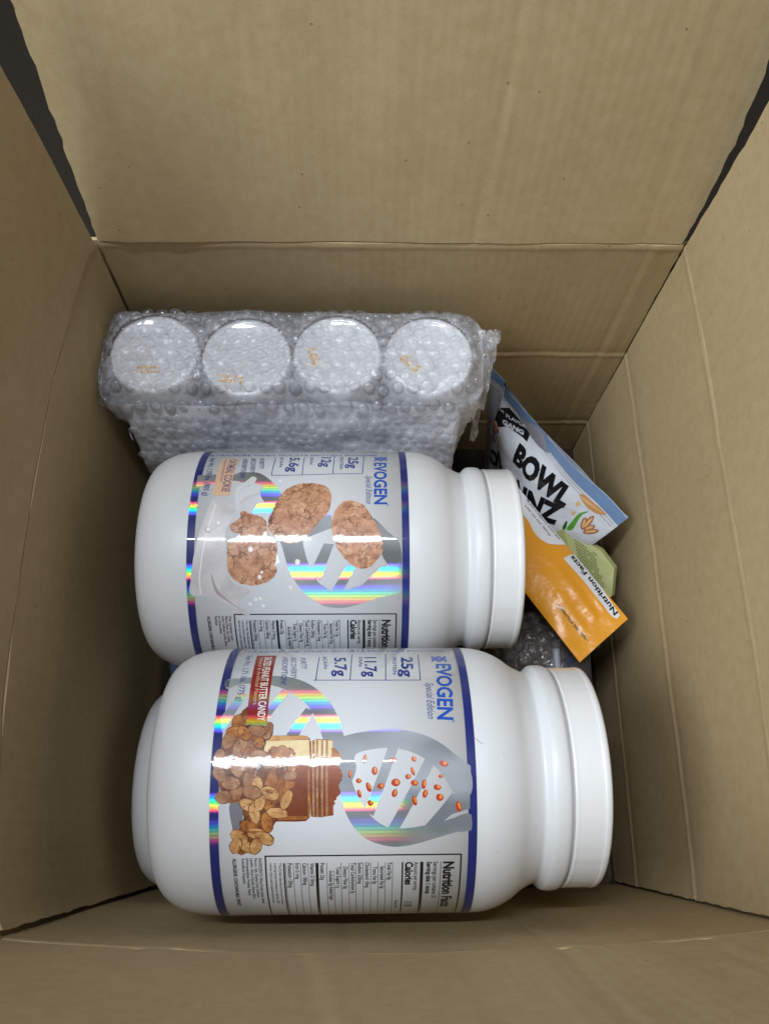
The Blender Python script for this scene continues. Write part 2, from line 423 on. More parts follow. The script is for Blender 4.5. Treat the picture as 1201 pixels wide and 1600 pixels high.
# floor of the box and unseen strips added outside the corners to keep the slits dark
bp = link('base_panel', grid_mesh('base_panel', 4, 4, lambda u, v: (XL-.024+(XR-XL+.032)*u, YF-.016+(YB-YF+.024)*v, BOT)), box, [CARD_X])
def blocker(cx, cy, sx, sy):
    bm = bmesh.new()
    for (x0, x1, y0, y1) in ((min(cx, cx+sx*.03), max(cx, cx+sx*.03), cy-.001 if sy > 0 else cy-.0015, cy+.0015 if sy > 0 else cy+.001), (cx-.0012, cx+.0012, min(cy, cy+sy*.03), max(cy, cy+sy*.03))):
        r = bmesh.ops.create_cube(bm, size=1)
        for vv in r['verts']:
            vv.co = ((x0+x1)/2+vv.co.x*(x1-x0), (y0+y1)/2+vv.co.y*(y1-y0), (RIM+BOT-.006)/2+vv.co.z*(RIM-BOT-.008))
    me = bpy.data.meshes.new('slit_blocker'); bm.to_mesh(me); bm.free(); return link('slit_blocker', me, box, [CARD_X], False)
blocker(XL-.0085, YF-.0085, 1, 1); blocker(XR+.0085, YF-.0085, -1, 1); blocker(XL-.0085, YB+.0085, 1, -1); blocker(XR+.0085, YB+.0085, -1, -1)

pad = bmesh.new(); bmesh.ops.create_cube(pad, size=1)
for vv in pad.verts: vv.co = (-.045+vv.co.x*.246, .146+vv.co.y*.37, BOT/2-.001+vv.co.z*(-BOT-.008))
me = bpy.data.meshes.new('inner_pad'); pad.to_mesh(me); pad.free(); link('inner_pad', me, box, [CARD_X], False)
# ------------------------------------------------------------------ the tubs
RJ = .073
PROFILE = spline([(0, .049), (.0006, .0555), (.0035, .0622), (.009, .0673), (.017, .0709), (.026, .0725), (.0345, RJ), (.0355, RJ)], 5) + \
    [(.05, RJ), (.08, RJ), (.11, RJ), (.14, RJ), (.165, RJ)] + \
    spline([(.1695, RJ), (.177, .0725), (.185, .0703), (.192, .0668), (.198, .0625), (.2045, .0592), (.2070, .0588), (.2090, .0606), (.2110, .0622), (.2150, .0626), (.2190, .0618), (.2208, .0590), (.2225, .0575)], 5)
CAPP = [(.2214, .057), (.2214, .0604), (.2218, .0611), (.2226, .0613), (.2238, .0612), (.225, .0612), (.23, .0612), (.2366, .0611), (.2376, .0613), (.2392, .0612), (.2404, .0606), (.2412, .0592), (.2414, .057), (.2408, .0555), (.2406, .03)]
body_me = lathe('body', PROFILE, 128); body_me.materials.append(TUBWHITE)
cap_me = lathe('cap', spline(CAPP, 3), 128); cap_me.materials.append(CAPWHITE)
V0, V1 = 36.0, 168.8
lab_me = lathe('label', [(V0/1000, RJ+.00005), (V0/1000, RJ+.00022), ((V0+V1)/2000, RJ+.00022), (V1/1000, RJ+.00022), (V1/1000, RJ+.00005)], 160, c0=False, c1=False)
def cyl_surf(u, v, lift):
    R = RJ+.00022+lift*.00012; a = u/1000/RJ
    return Vector((v/1000, -R*math.sin(a), R*math.cos(a))), Vector((0, -math.sin(a), math.cos(a)))
def tub(loc, label, flav):
    t = empty('protein_tub', loc, label, 'tub', 'white supplement tubs lying in the box')
    for nm, me in (('body', body_me), ('cap', cap_me)): link(nm, me, t)
    lb = link('label', lab_me.copy(), t, [I['label']])
    for y0, y1 in ((V0, V0+4.6), (V1-4.4, V1)):
        b = Art(2.5); b.rect(-115, y0, 115, y1, I['band'], .3); b.build('border_band', cyl_surf, lb)
    return t, lb
def facts(lb, u0, rows, ing, extra):
    a = Art(4)
    K = I['black']; B = .012
    U1 = u0+62
    a.line([(u0, 63.4), (u0, 161.0)], .8, K); a.line([(u0-.25, 161), (U1, 161)], .8, K); a.line([(u0-.25, 63.4), (U1, 63.4)], .8, K)
    s = u0+4.2
    a.text('Nutrition Facts', (s, 152.4), None, 5.4, K, .045, sx=.84)
    a.rect(s, 150.8, U1-3, 151.1, K)
    a.text(rows['serv'], (s, 147.2), None, 2.4, K, .015, sx=.8); a.text('Serving size: 1 scoop', (s, 143.9), None, 2.5, K, .04, sx=.8)
    a.rect(s, 140.6, U1-3, 142.2, K)
    a.text('Amount per serving', (s, 137.6), None, 2.2, K, .012, sx=.8); a.text('Calories', (s, 133.2), None, 3.9, K, .045, sx=.85); a.text(rows['kcal'], (s+31, 133.2), None, 4.4, K, .02, sx=.85)
    a.rect(s, 131.3, U1-3, 132.1, K); a.text('% Daily Value*', (s+29, 128.2), None, 1.6, K, .012, sx=.8)
    for v, ind, t in zip((124.2, 120.6, 116.9, 113.1, 109.4, 105.9, 102.1, 98.5, 94.9, 90.6), (0, 2.5, 2.5, 0, 0, 0, 2.5, 2.5, 5, 0), rows['main']):
        a.text(t, (s+ind, v), None, 2.15, K, .022, sx=.8)
        if v > 91: a.rect(s+(5 if 'Sugars' in t and 'Total' in t else 0), v-1.25, U1-3, v-.95, I['grey'])
    a.rect(s, 126.6, U1-3, 126.9, I['grey'])
    a.rect(s, 88.2, U1-3, 89.7, K)
    for v, t in zip((85.6, 81.8, 78.2, 74.4), rows['min']):
        a.text(t, (s, v), None, 2.15, K, .022, sx=.8); a.rect(s, v-1.2, U1-3, v-.9, I['grey'])
    a.rect(s, 72.1, U1-3, 72.9, K)
    for v, t in zip((69.9, 67.6, 65.4), ('*The % Daily Value tells you how much a nutrient in', ' a serving of food contributes to a daily diet. 2,000', ' calories a day is used for general nutrition advice.')):
        a.text(t, (s, v), None, 1.4, K, .012, sx=.8)
    for v, t in zip((60.0, 57.9, 55.8, 53.7, 51.6), ing): a.text(t, (u0+1, v), None, 1.65, K, .018, sx=.8)
    a.text('ALLERGENS: CONTAINS MILK, PEANUT', (u0+1, 47.2), None, 1.8, K, .04, sx=.85)
    a.build('nutrition_print', cyl_surf, lb)
def dna_icon(a, u, v0, v1, m):     # small twisted ladder mark standing before the brand name
    n = 24; A = 3.3; c = u-1.2
    for s in (1, -1):
        a.line([(c+s*A*math.cos(math.pi*2.0*i/n), v0+(v1-v0)*i/n) for i in range(n+1)], 1.15, m, .5)
    for i in (1, 3, 9, 11, 13, 15, 21, 23):
        d = A*abs(math.cos(math.pi*2.0*i/n)); v = v0+(v1-v0)*i/n
        a.line([(c-d, v), (c+d, v)], .45, m, .45)
def inside(p, poly):
    r = False; j = len(poly)-1
    for i in range(len(poly)):
        (xi, yi), (xj, yj) = poly[i], poly[j]
        if (yi > p[1]) != (yj > p[1]) and p[0] < (xj-xi)*(p[1]-yi)/(yj-yi)+xi: r = not r
        j = i
    return r

# ---- nearer tub: peanut butter candy flavour
lo, lb = tub((-.113, .0266, .22575), 'nearest white tub with orange peanut clusters and a red flavour box on its label', 'pb')
a = Art(2.5)
a.text('XEVOGEN'[1:], [(-64.1,152.7)][0], [(-23.9,150.6)][0], 8.3, I['brand'], .03)
q = [(-69.1,150.4),(-69.0,158.7)]; dna_icon(a, q[0][0], q[0][1], q[0][1]+8.4, I['brand'])
a.text('Special Edition', [(-47.3,145.7)][0], [(-24.3,145.4)][0], 4.2, I['navy'], .0, shear=.35)
a.text('®', [(-23.7,157.8)][0], None, 1.6, I['brand'])
a.build('brand_print', cyl_surf, lb)
a = Art(2.5)
for t, z in (('25g', [(-72.6,133.6),(-51.9,133.0)]), ('11.7g', [(-72.9,112.9),(-52.1,113.2)]), ('5.7g', [(-72.4,95.7),(-52.6,97.1)])):
    a.text(t, z[0], z[1], 6.6, I['navy'], .028)
for t, z in (('PROTEIN', [(-72.7,128.6),(-54.2,128.2)]), ('EAAs', [(-73.0,109.6),(-61.1,109.7)]), ('BCAAs', [(-73.7,89.2),(-59.2,90.7)])):
    a.text(t, z[0], z[1], 2.2, I['navy'], .01)
for z in ([(-77.2,143.2),(-49.1,142.9)], [(-77.5,124.8),(-49.2,124.2)], [(-76.9,105.7),(-49.4,105.0)], [(-73.7,87.3),(-49.9,86.6)], [(-49.3,143.0),(-49.4,124.2),(-49.6,105.0),(-49.7,85.2)]):
    a.line(z, .5, I['navy'], .4)
z = [(-49.7,85.2)]; z2 = [(-49.9,86.6)]; a.line([z[0], z2[0]], .5, I['navy'], .4)
for t, z in (('›PURITY!', [(-72.7,76.4),(-59.3,78.2)]), ('›RECOVERY!', [(-73.3,71.2),(-51.5,73.0)]), ('›ABSORPTION!', [(-74.0,66.7),(-46.4,67.9)])):
    a.text(t, z[0], z[1], 3.3, I['navy'], .004)
z = [(-84.3,45.7),(-78.1,159.6)]
a.text('ULTRA-PURE WHEY ISOLATE PROTEIN POWDER', (z[0][0]+1.5, z[0][1]), (z[0][0]+1.5, z[1][1]), 3.2, I['brand'], .014)
z = [(-76.2,46.2),(-35.3,45.8)]
a.text('Net Wt. 1.71 lbs. (775 g)', z[0], z[1], 3.4, I['navy'], .006)
a.build('claims_print', cyl_surf, lb)
a = Art(2.5)
a.poly([(-76.1,51.9),(-75.9,62.9),(-21.0,62.6),(-21.8,52.1)], I['redbox'], .9)
z = [(-73.5,56.7),(-23.7,57.6)]; a.text('SALTED PEANUT BUTTER CANDY', z[0], z[1], 4.2, I['white'], .012, 1.1)
z = [(-73.0,54.1),(-33.1,54.7)]; a.text('Natural & Artificial Flavors', z[0], z[1], 2.2, I['tan'], .0, 1.1)
a.build('flavour_box', cyl_surf, lb)
a = Art(2.5)
a.blob([(-50.2,38.8),(-51.7,47.7),(-53.2,58.1),(-52.3,72.1),(-46.0,84.1),(-35.2,94.0),(-24.7,99.4),(-16.2,102.0),(-8.2,104.6),(0.5,108.7),(10.8,102.8),(-0.6,98.3),(-14.3,91.5),(-21.5,89.3),(-32.9,82.7),(-40.5,74.0),(-45.4,65.2),(-47.0,55.6),(-47.0,46.1),(-43.5,39.8)], I['dna'], .30)
a.poly([(-43.0,69.1),(-40.8,73.1),(-25.0,63.3),(-27.2,60.6)], I['dna'], .32)
a.poly([(-31.1,82.3),(-29.1,86.5),(-15.2,79.0),(-16.2,72.9)], I['dna'], .32)
a.poly([(-40.7,46.9),(-40.0,51.1),(-25.1,44.5),(-17.7,40.2),(-25.2,38.4)], I['dnalow'], .31)
a.blob([(-12.8,95.8),(-15.7,103.5),(-17.5,111.9),(-18.9,126.9),(-17.0,138.9),(-13.6,147.8),(-7.6,156.5),(1.6,165.6),(12.8,165.8),(12.2,157.3),(5.4,153.0),(-0.8,147.3),(-5.4,140.3),(-8.1,133.3),(-9.3,125.6),(-8.8,117.8),(-7.1,110.1),(-4.0,106.0),(-0.6,102.5),(-5.8,96.5)], I['dnalow'], .34)
a.blob([(-5.7,97.7),(7.2,98.4),(11.7,100.2),(22.4,103.7),(30.7,108.9),(36.2,115.9),(39.2,126.5),(38.3,136.4),(35.3,146.9),(31.8,158.6),(30.7,165.6),(23.3,165.6),(23.0,161.5),(25.2,155.6),(28.6,141.0),(29.7,128.2),(27.2,120.6),(20.8,113.6),(11.8,108.4),(-0.6,103.6)], I['dnalow'], .36)
for z in ([(-10.2,124.9),(-10.1,130.2),(23.4,117.1),(21.1,112.7)], [(-3.7,143.2),(-1.4,147.9),(30.6,129.6),(29.0,124.6)], [(-11.8,105.9),(-11.2,109.8),(-2.8,107.2),(-1.7,103.0)], [(12.7,156.4),(13.4,165.3),(20.2,165.2),(22.9,156.2),(30.2,146.9),(28.6,142.5),(20.6,149.8)]):
    a.poly(z, I['dnalow'], .32)
a.poly([(-3.5,161.6),(-0.1,166.1),(13.4,166.0),(12.8,161.1)], I['dnalow'], .33); a.poly([(24.1,160.3),(23.1,165.9),(31.0,165.9),(32.1,160.3)], I['dnalow'], .335)
a.build('helix_print', cyl_surf, lb)
a = Art(2.5)
# jar of spread
a.blob([(16.9,46.0),(15.1,52.0),(21.3,52.7),(28.8,51.8),(34.0,49.5),(28.1,47.3)], I['shade'], .5)
a.blob([(-15.2,60.8),(-15.9,70.5),(-15.8,81.6),(-14.9,84.1),(-12.4,85.2),(4.5,85.9),(21.6,85.8),(24.7,84.6),(25.7,82.1),(25.7,71.7),(25.5,65.3),(23.3,63.4),(9.1,61.6),(-9.4,60.5)], I['pbutter'], .6)
a.poly([(-13.7,84.0),(-12.4,85.1),(21.6,86.0),(24.1,84.8)], I['p3'], .605); a.poly([(23.0,69.1),(23.1,84.3),(24.7,84.3),(24.9,69.1)], I['p3'], .605)
a.poly([(-15.8,60.1),(-15.7,83.6),(-14.0,84.6),(-12.9,62.9),(-8.1,60.0)], I['pblight'], .62)
a.poly([(-12.9,61.0),(-13.7,84.6),(-4.1,85.3),(-3.0,77.5),(-3.7,61.5)], I['cream'], .63)
a.poly([(-12.7,85.0),(-14.0,88.8),(-13.3,96.6),(22.9,97.3),(23.8,90.7),(23.5,86.2)], I['pbutter'], .6)
a.poly([(-12.7,85.6),(-13.6,88.8),(-13.1,96.6),(-4.7,97.0),(-4.1,86.2)], I['cream'], .62)
for x in (850, 893, 935, 975):
    pass
for z in ([(-13.0,86.9),(23.5,87.5)], [(-13.3,88.8),(23.8,89.4)], [(-13.3,91.3),(23.8,91.8)], [(-13.2,93.7),(23.2,94.1)]):
    a.line([(z[0][0]+(z[1][0]-z[0][0])*k/12, z[0][1]+(z[1][1]-z[0][1])*k/12) for k in range(13)], 1.1, I['p2'], .64)
a.rough_blob([(-9.1,96.1),(-7.2,99.6),(-4.0,101.2),(-0.3,100.0),(3.4,101.7),(8.9,100.1),(12.5,100.5),(15.5,98.2),(18.6,97.3),(9.4,96.0),(-0.3,96.2)], I['pbutter'], .65, .5)
a.rough_blob([(-9.1,96.7),(-7.2,99.6),(-4.6,100.8),(-0.9,99.7),(-2.8,97.4)], I['p3'], .66, .4)
a.rough_blob([(-9.0,65.1),(-10.2,69.5),(-9.6,74.7),(-7.3,77.7),(-1.7,78.2),(5.6,77.1),(12.9,74.1),(12.8,69.0),(7.9,60.7),(2.4,58.6),(-3.7,62.8)], I['pdark'], .68, .4)
for k in range(9):
    z = [(-8.7,67.3),(-9.0,70.9),(-7.7,74.8),(-4.8,76.8),(-6.1,68.4),(-5.5,72.3),(-0.5,76.3),(3.8,75.8),(8.0,75.3)][k]
    a.ell(z, random.uniform(2.2, 3.4), random.uniform(1.6, 2.3), random.uniform(0, 3), I[random.choice(['p2', 'p3'])], .7+.01*k)
# peanut bars
C1 = [(-31.4,51.3),(-24.8,47.0),(-16.6,44.5),(-10.8,40.5),(-4.5,38.9),(1.7,39.1),(9.0,41.0),(15.1,43.1),(16.6,47.6),(13.9,54.5),(11.5,58.2),(0.6,58.5),(-4.3,61.4),(-15.8,63.4),(-22.6,63.6),(-24.0,59.5),(-30.6,55.0)]
C2 = [(6.1,60.6),(5.5,65.0),(9.2,68.9),(9.2,74.0),(11.7,75.0),(19.6,72.9),(31.6,65.3),(36.2,62.7),(42.7,52.4),(39.5,48.2),(30.8,49.9),(25.0,53.0),(20.0,52.1),(16.4,55.8),(11.5,57.6)]
for C, cols, n, sz in ((C1, ['p2', 'p2', 'p3'], 22, 5.4), (C2, ['p1', 'p1', 'p3'], 18, 5.4)):
    a.rough_blob(C, I['pdark'], .72, .4)
    xs = [p[0] for p in C]; ys = [p[1] for p in C]; pl = []; tries = 0
    while len(pl) < n and tries < 6000:
        tries += 1
        p = (random.uniform(min(xs), max(xs)), random.uniform(min(ys), max(ys)))
        if inside(p, C) and all((p[0]-q[0])**2+(p[1]-q[1])**2 > (sz*.86)**2 for q in pl): pl.append(p)
    for k, p in enumerate(pl):
        A_, B_, an = sz*random.uniform(.75, 1.0), sz*random.uniform(.44, .56), random.uniform(-.6, 1.6)
        a.ell(p, A_+.42, B_+.42, an, I['pdark'], .74+.008*k, 14, .08)
        a.ell(p, A_, B_, an, I[random.choice(cols)], .744+.008*k, 16, .06)
        a.line([(p[0]-A_*.7*math.cos(an), p[1]-A_*.7*math.sin(an)), (p[0]+A_*.55*math.cos(an), p[1]+A_*.55*math.sin(an))], .28, I['p3'], .747+.008*k)
a.build('peanut_print', cyl_surf, lb)
a = Art(2.5)
KS = [(-3.9,112.8),(-3.2,126.7),(-3.7,137.6),(1.8,117.8),(3.4,105.4),(2.2,136.9),(4.7,134.5),(-1.3,152.6),(4.6,151.0),(6.5,109.8),(9.6,114.8),(9.1,120.9),(7.5,128.3),(7.8,137.7),(8.4,142.4),(9.9,149.1),(12.5,127.7),(12.6,110.1),(12.9,142.9),(14.7,150.2),(16.2,137.6),(17.2,115.7),(19.3,159.5)]
SZ = [(20,45),(45,24),(28,28),(35,42),(20,40),(20,45),(32,26),(52,28),(28,18),(32,24),(28,50),(42,28),(50,38),(42,28),(26,48),(44,28),(30,42),(22,42),(28,42),(42,36),(26,50),(34,28),(30,54)]
for k, (c, (w, h)) in enumerate(zip(KS, SZ)):
    A, B_ = h*.5*.079*1.22, w*.5*.079*1.15; an = random.uniform(-.5, .5)
    a.ell(c, A, B_, an, I['kred'], .6+.006*k, 14, .05)
    a.ell((c[0]-.18*A, c[1]+.28*B_), A*.66, B_*.45, an+.1, I['kor'], .603+.006*k, 12, .05)
a.build('kernel_print', cyl_surf, lb)
a = Art(2.5); LN = m_plain('lint', (96, 92, 90), .8)
z = [(-14.0,168.9),(-13.0,170.2),(-11.7,171.4),(-11.0,173.0)]; a.line(z, .16, LN, .6)
for z in [(32.2,27.5),(-5.9,183.1),(20.1,190.3),(42.5,178.6)]: a.ell(z, .22, .16, 0, LN, .6, 7)
o_ = a.build('lint', cyl_surf, lo); o_['kind'] = 'stuff'
facts(lb, 43.8, dict(serv='Servings per container 25', kcal='110', main=['Total Fat 0g', 'Saturated Fat 0g', 'Trans Fat 0g', 'Cholesterol 10mg', 'Sodium 220mg', 'Total Carbohydrate 3g', 'Dietary Fiber 0g', 'Total Sugars 1g', 'Includes 0g Added Sugar', 'Protein 25g'],
    min=['Vitamin D 0mcg', 'Calcium 100mg', 'Iron 0.1mg', 'Potassium 130mg']),
    ['INGREDIENTS: Whey Protein Isolate, Natural', 'Flavors, Salt, Xanthan Gum, Sunflower', 'Lecithin, Silicon Dioxide, Enzyme Blend', '(Aminopeptidase, Protease, Papain),', 'Acesulfame Potassium.'], 1)

# ---- farther tub: oatmeal cookie flavour
up, lb = tub((-.142, .17004, .19), 'white tub with brown oatmeal cookies on its label, beside the bubble wrap', 'oat')
a = Art(2.5)
z = [(-50.7,148.1),(-12.1,147.9)]; a.text('EVOGEN', z[0], z[1], 8.0, I['brand'], .03)
q = [(-55.8,148.3)]; dna_icon(a, q[0][0], q[0][1], q[0][1]+8.2, I['brand'])
z = [(-35.4,142.8),(-12.5,142.8)]; a.text('Special Edition', z[0], z[1], 4.0, I['navy'], .0, shear=.35)
a.text('®', [(-12.4,155.2)][0], None, 1.6, I['brand'])
a.build('brand_print', cyl_surf, lb)
a = Art(2.5)
for t, z in (('25g', [(-59.7,131.6),(-43.4,131.5)]), ('12g', [(-59.7,114.1),(-45.0,114.3)]), ('5.6g', [(-59.0,93.8),(-39.4,93.9)])):
    a.text(t, z[0], z[1], 6.4, I['navy'], .028)
for t, z in (('PROTEIN', [(-59.7,125.9),(-42.5,126.1)]), ('EAAs', [(-59.7,106.7),(-48.0,107.1)]), ('BCAAs', [(-59.0,87.4),(-44.5,88.0)])):
    a.text(t, z[0], z[1], 2.2, I['navy'], .01)
for z in ([(-64.0,141.7),(-37.7,140.6)], [(-63.0,122.4),(-37.3,122.0)], [(-59.1,102.9),(-36.3,102.8)], [(-59.0,84.5),(-35.8,83.7)]):
    a.line(z, .5, I['navy'], .4)
a.line([[(-37.7,140.8)][0], [(-37.3,122.0)][0], [(-36.3,102.8)][0], [(-35.8,83.7)][0]], .5, I['navy'], .4)
for t, z in (('›PURITY!', [(-57.6,74.3),(-42.8,75.3)]), ('›RECOVERY!', [(-57.6,68.9),(-38.2,69.9)]), ('›ABSORPTION!', [(-56.9,63.9),(-33.4,64.3)])):
    a.text(t, z[0], z[1], 3.2, I['navy'], .004, 1.3)
z = [(-61.1,38.9),(-64.3,150.6)]
a.text('ULTRA-PURE WHEY ISOLATE PROTEIN POWDER', (z[0][0]-1, z[0][1]), (z[0][0]-1, z[1][1]), 3.2, I['brand'], .014)
z = [(-57.5,42.6),(-18.4,43.4)]; a.text('Net Wt. 1.78 lbs. (805 g)', z[0], z[1], 3.4, I['navy'], .006, 1.3)
a.build('claims_print', cyl_surf, lb)
a = Art(2.5)
a.poly([(-56.9,49.9),(-56.9,61.3),(-18.4,59.4),(-18.7,49.3)], I['tan'], 1.0)
z = [(-55.6,55.4),(-21.5,54.4)]; a.text('OATMEAL COOKIE', z[0], z[1], 5.0, I['tantext'], .012, 1.2)
z = [(-55.6,52.2),(-29.3,52.5)]; a.text('Natural & Artificial Flavor', z[0], z[1], 1.8, I['tantext'], .0, 1.2)
a.build('flavour_box', cyl_surf, lb)
a = Art(2.5)
a.poly([(-35.9,38.0),(-36.7,48.3),(-36.3,60.0),(-39.0,64.4),(-30.1,65.3),(-31.0,60.6),(-28.5,49.4),(-25.3,38.3)], I['dnadark'], .36)
a.blob([(-37.8,62.2),(-39.0,69.0),(-37.9,76.2),(-31.0,83.7),(-21.5,90.1),(-10.5,94.1),(1.8,95.7),(0.6,86.7),(-8.0,84.1),(-17.2,79.0),(-22.7,76.9),(-30.1,71.1),(-29.3,65.4)], I['dnadark'], .34)
a.poly([(-13.2,77.6),(-13.8,86.0),(-6.7,85.3),(-4.9,73.0)], I['dna'], .33)
a.blob([(7.6,91.4),(16.6,93.2),(28.9,97.1),(40.2,103.7),(48.0,112.5),(52.1,124.8),(49.9,137.1),(40.4,137.2),(41.5,130.6),(42.1,123.7),(36.8,114.9),(24.5,108.3),(14.4,105.4),(6.5,103.6)], I['dna'], .34)
a.blob([(49.1,114.3),(52.4,125.8),(50.4,137.4),(45.5,151.2),(41.9,163.2),(25.5,163.2),(28.4,157.0),(37.0,142.0),(40.8,130.5),(41.7,122.5),(37.5,114.5)], I['dna'], .35)
a.blob([(-2.8,146.7),(5.8,155.9),(12.9,162.8),(26.7,163.6),(25.5,155.8),(14.0,150.1)], I['dnadark'], .34)
for z in ([(12.8,117.7),(13.4,123.5),(35.2,115.4),(30.0,109.4)], [(25.4,131.7),(26.6,136.5),(42.3,128.7),(41.5,121.9)], [(27.2,151.8),(24.4,163.2),(32.4,163.2),(37.6,145.5),(37.3,140.9)], [(0.9,107.4),(-6.6,121.7),(3.3,122.5),(9.3,107.6)]):
    a.poly(z, I['dna'], .33)
a.build('helix_print', cyl_surf, lb)
a = Art(2.5)
a.blob([(-17.3,50.6),(-1.8,45.2),(18.8,40.6),(34.3,38.6),(43.5,38.3),(44.7,49.1),(49.6,58.8),(55.9,67.4),(56.6,73.0),(48.4,65.6),(41.3,73.6),(36.7,63.8),(28.8,59.5),(18.8,59.4),(5.2,59.0),(-4.3,63.0),(-13.2,66.8),(-18.7,75.5),(-26.1,79.5),(-27.7,72.5),(-23.0,66.0),(-13.2,63.5),(-15.9,57.6)], I['milk'], .42)
a.blob([(-23.0,62.6),(-27.7,66.7),(-34.5,71.8),(-32.7,74.9),(-28.5,74.1),(-26.9,78.3),(-20.8,76.5),(-17.3,68.8),(-8.0,65.0)], I['label'], .44)
a.line([(-11.9,51.7),(5.2,47.9),(21.0,45.1),(34.3,43.7),(43.0,44.2)], .5, I['white'], .46)
a.blob([(29.9,50.6),(41.2,54.8),(49.6,63.3),(54.0,68.7),(47.2,59.0),(41.2,52.6)], I['milkdark'], .46)
for z in [(-0.0,54.3),(-30.6,89.5),(39.1,97.8),(46.0,79.6),(50.9,81.1),(46.6,76.8),(49.6,73.3)]: a.ell(z, 1.1, 1.1, 0, I['white'], .47)
z = [(4.5,48.2)]; a.ell(z[0], 1.9, 1.8, 0, I['milkdark'], .47); a.ell((z[0][0]-.3, z[0][1]+.2), 1.2, 1.2, 0, I['white'], .48)
a.build('milk_print', cyl_surf, lb)
a = Art(2.5)
a.rough_blob([(-7.7,68.9),(-6.1,72.9),(-4.2,78.7),(-0.6,82.7),(6.4,84.1),(12.1,89.3),(21.1,89.4),(25.5,88.3),(28.9,89.9),(34.5,86.0),(37.3,79.3),(37.8,72.6),(35.0,64.9),(28.8,60.6),(18.8,60.0),(11.5,60.6),(9.3,64.7),(7.0,68.0),(6.2,63.5),(4.1,61.5),(0.6,62.1),(-3.0,67.0),(-6.1,66.8)], I['cookie'], .6, .35, 4)
a.rough_blob([(-23.0,93.5),(-27.7,101.3),(-28.5,110.5),(-25.3,118.6),(-17.2,121.7),(-7.9,120.2),(-0.6,114.7),(7.6,108.1),(12.7,100.4),(11.6,92.6),(6.4,85.8),(0.6,83.9),(-8.0,86.3),(-15.9,89.3)], I['cookie'], .62, .3, 4)
a.rough_blob([(-14.6,130.4),(-13.9,137.4),(-9.2,143.2),(-1.5,147.3),(2.2,149.6),(10.5,152.4),(17.5,152.4),(23.2,148.9),(27.2,144.3),(27.7,138.6),(24.9,132.9),(18.6,127.1),(11.6,123.7),(3.3,121.9),(-4.0,122.9),(-10.5,125.7)], I['cookie'], .64, .3, 4)
for z, r in zip([(16.4,74.0),(7.0,82.5),(32.8,79.4),(30.0,80.7),(23.9,101.9)], (1.6, 1.5, 1.3, .9, 1.7)): a.ell(z, r, r*.9, 0, I['white'], .7)
a.build('cookie_print', cyl_surf, lb)
facts(lb, 56.6, dict(serv='Servings per container 25', kcal='120', main=['Total Fat 1.5g', 'Saturated Fat 0.5g', 'Trans Fat 0g', 'Cholesterol 15mg', 'Sodium 260mg', 'Total Carbohydrate 2g', 'Dietary Fiber 0g', 'Total Sugars 1g', 'Includes 0g Added Sugar', 'Protein 25g'],
    min=['Vitamin D 0mcg', 'Calcium 180mg', 'Iron 0mg', 'Potassium 230mg']),
    ['Other Ingredients: Cookie', 'Natural Flavor, Salt, Xanthan', 'and/or Sunflower Lecithin, Silicon', 'um, Enzyme Blend', 'Peptidase'], 1)

# ---- tub lying under the nearest one, only its base end shows
t3 = empty('protein_tub', (-.1595, .0290, .0775), 'white tub mostly hidden under the nearest tub, rounded base showing at its left', 'tub', 'white supplement tubs lying in the box')
for nm, me in (('body', body_me), ('cap', cap_me)): link(nm, me, t3)
lb3 = link('label', lab_me.copy(), t3, [I['label']])
# ---- blue tub under the cookie tub
BLUE = m_plain('dull_blue_plastic', (86, 112, 140), .45)
bt = empty('blue_tub', (-.152, .142, .055), 'dull blue tub glimpsed in the dark gap left between the two white tubs', 'tub')
link('body', lathe('body', [(s, r*.72) for s, r in PROFILE], 64), bt, [BLUE])
link('cap', lathe('cap', [(s, r*.72) for s, r in CAPP], 64), bt, [BLUE])

# ------------------------------------------------------------------ bubble-wrapped row of small tubs
def m_film(name, haze, tint=(.97, .97, .98), bs=.5, rough=.09, gl=1.0, ior=1.5, fmax=.3):
    M, nt, out = mat(name); v = texco(nt)
    n = bump(nt, tnoise(nt, v, 260, 3, .6), bs, .0016); n = bump(nt, tnoise(nt, v, 70, 2), bs*.6, .004, n)
    tr = N(nt, 'ShaderNodeBsdfTransparent'); tr.inputs[0].default_value = (*tint, 1)
    g = N(nt, 'ShaderNodeBsdfAnisotropic'); g.inputs['Roughness'].default_value = rough; g.inputs['Color'].default_value = (gl, gl, gl, 1); nt.links.new(n, g.inputs['Normal'])
    fr = N(nt, 'ShaderNodeFresnel'); fr.inputs['IOR'].default_value = ior; nt.links.new(n, fr.inputs['Normal'])
    mx = N(nt, 'ShaderNodeMixShader'); mn = N(nt, 'ShaderNodeMath', operation='MINIMUM'); mn.inputs[1].default_value = fmax; nt.links.new(fr.outputs[0], mn.inputs[0]); nt.links.new(mn.outputs[0], mx.inputs[0]); nt.links.new(tr.outputs[0], mx.inputs[1]); nt.links.new(g.outputs[0], mx.inputs[2])
    df = N(nt, 'ShaderNodeBsdfDiffuse'); df.inputs[0].default_value = lin((238, 240, 247))
    tl = N(nt, 'ShaderNodeBsdfTranslucent'); tl.inputs[0].default_value = lin((238, 240, 247))
    m1 = N(nt, 'ShaderNodeMixShader'); m1.inputs[0].default_value = .28; nt.links.new(df.outputs[0], m1.inputs[1]); nt.links.new(tl.outputs[0], m1.inputs[2])
    hz = ramp(nt, tnoise(nt, v, 110, 3, .6), [(.3, (haze*.5,)*3), (.7, (min(1, haze*1.5),)*3)])
    m2 = N(nt, 'ShaderNodeMixShader'); nt.links.new(hz, m2.inputs[0]); nt.links.new(mx.outputs[0], m2.inputs[1]); nt.links.new(m1.outputs[0], m2.inputs[2])
    nt.links.new(m2.outputs[0], out.inputs[0]); return M
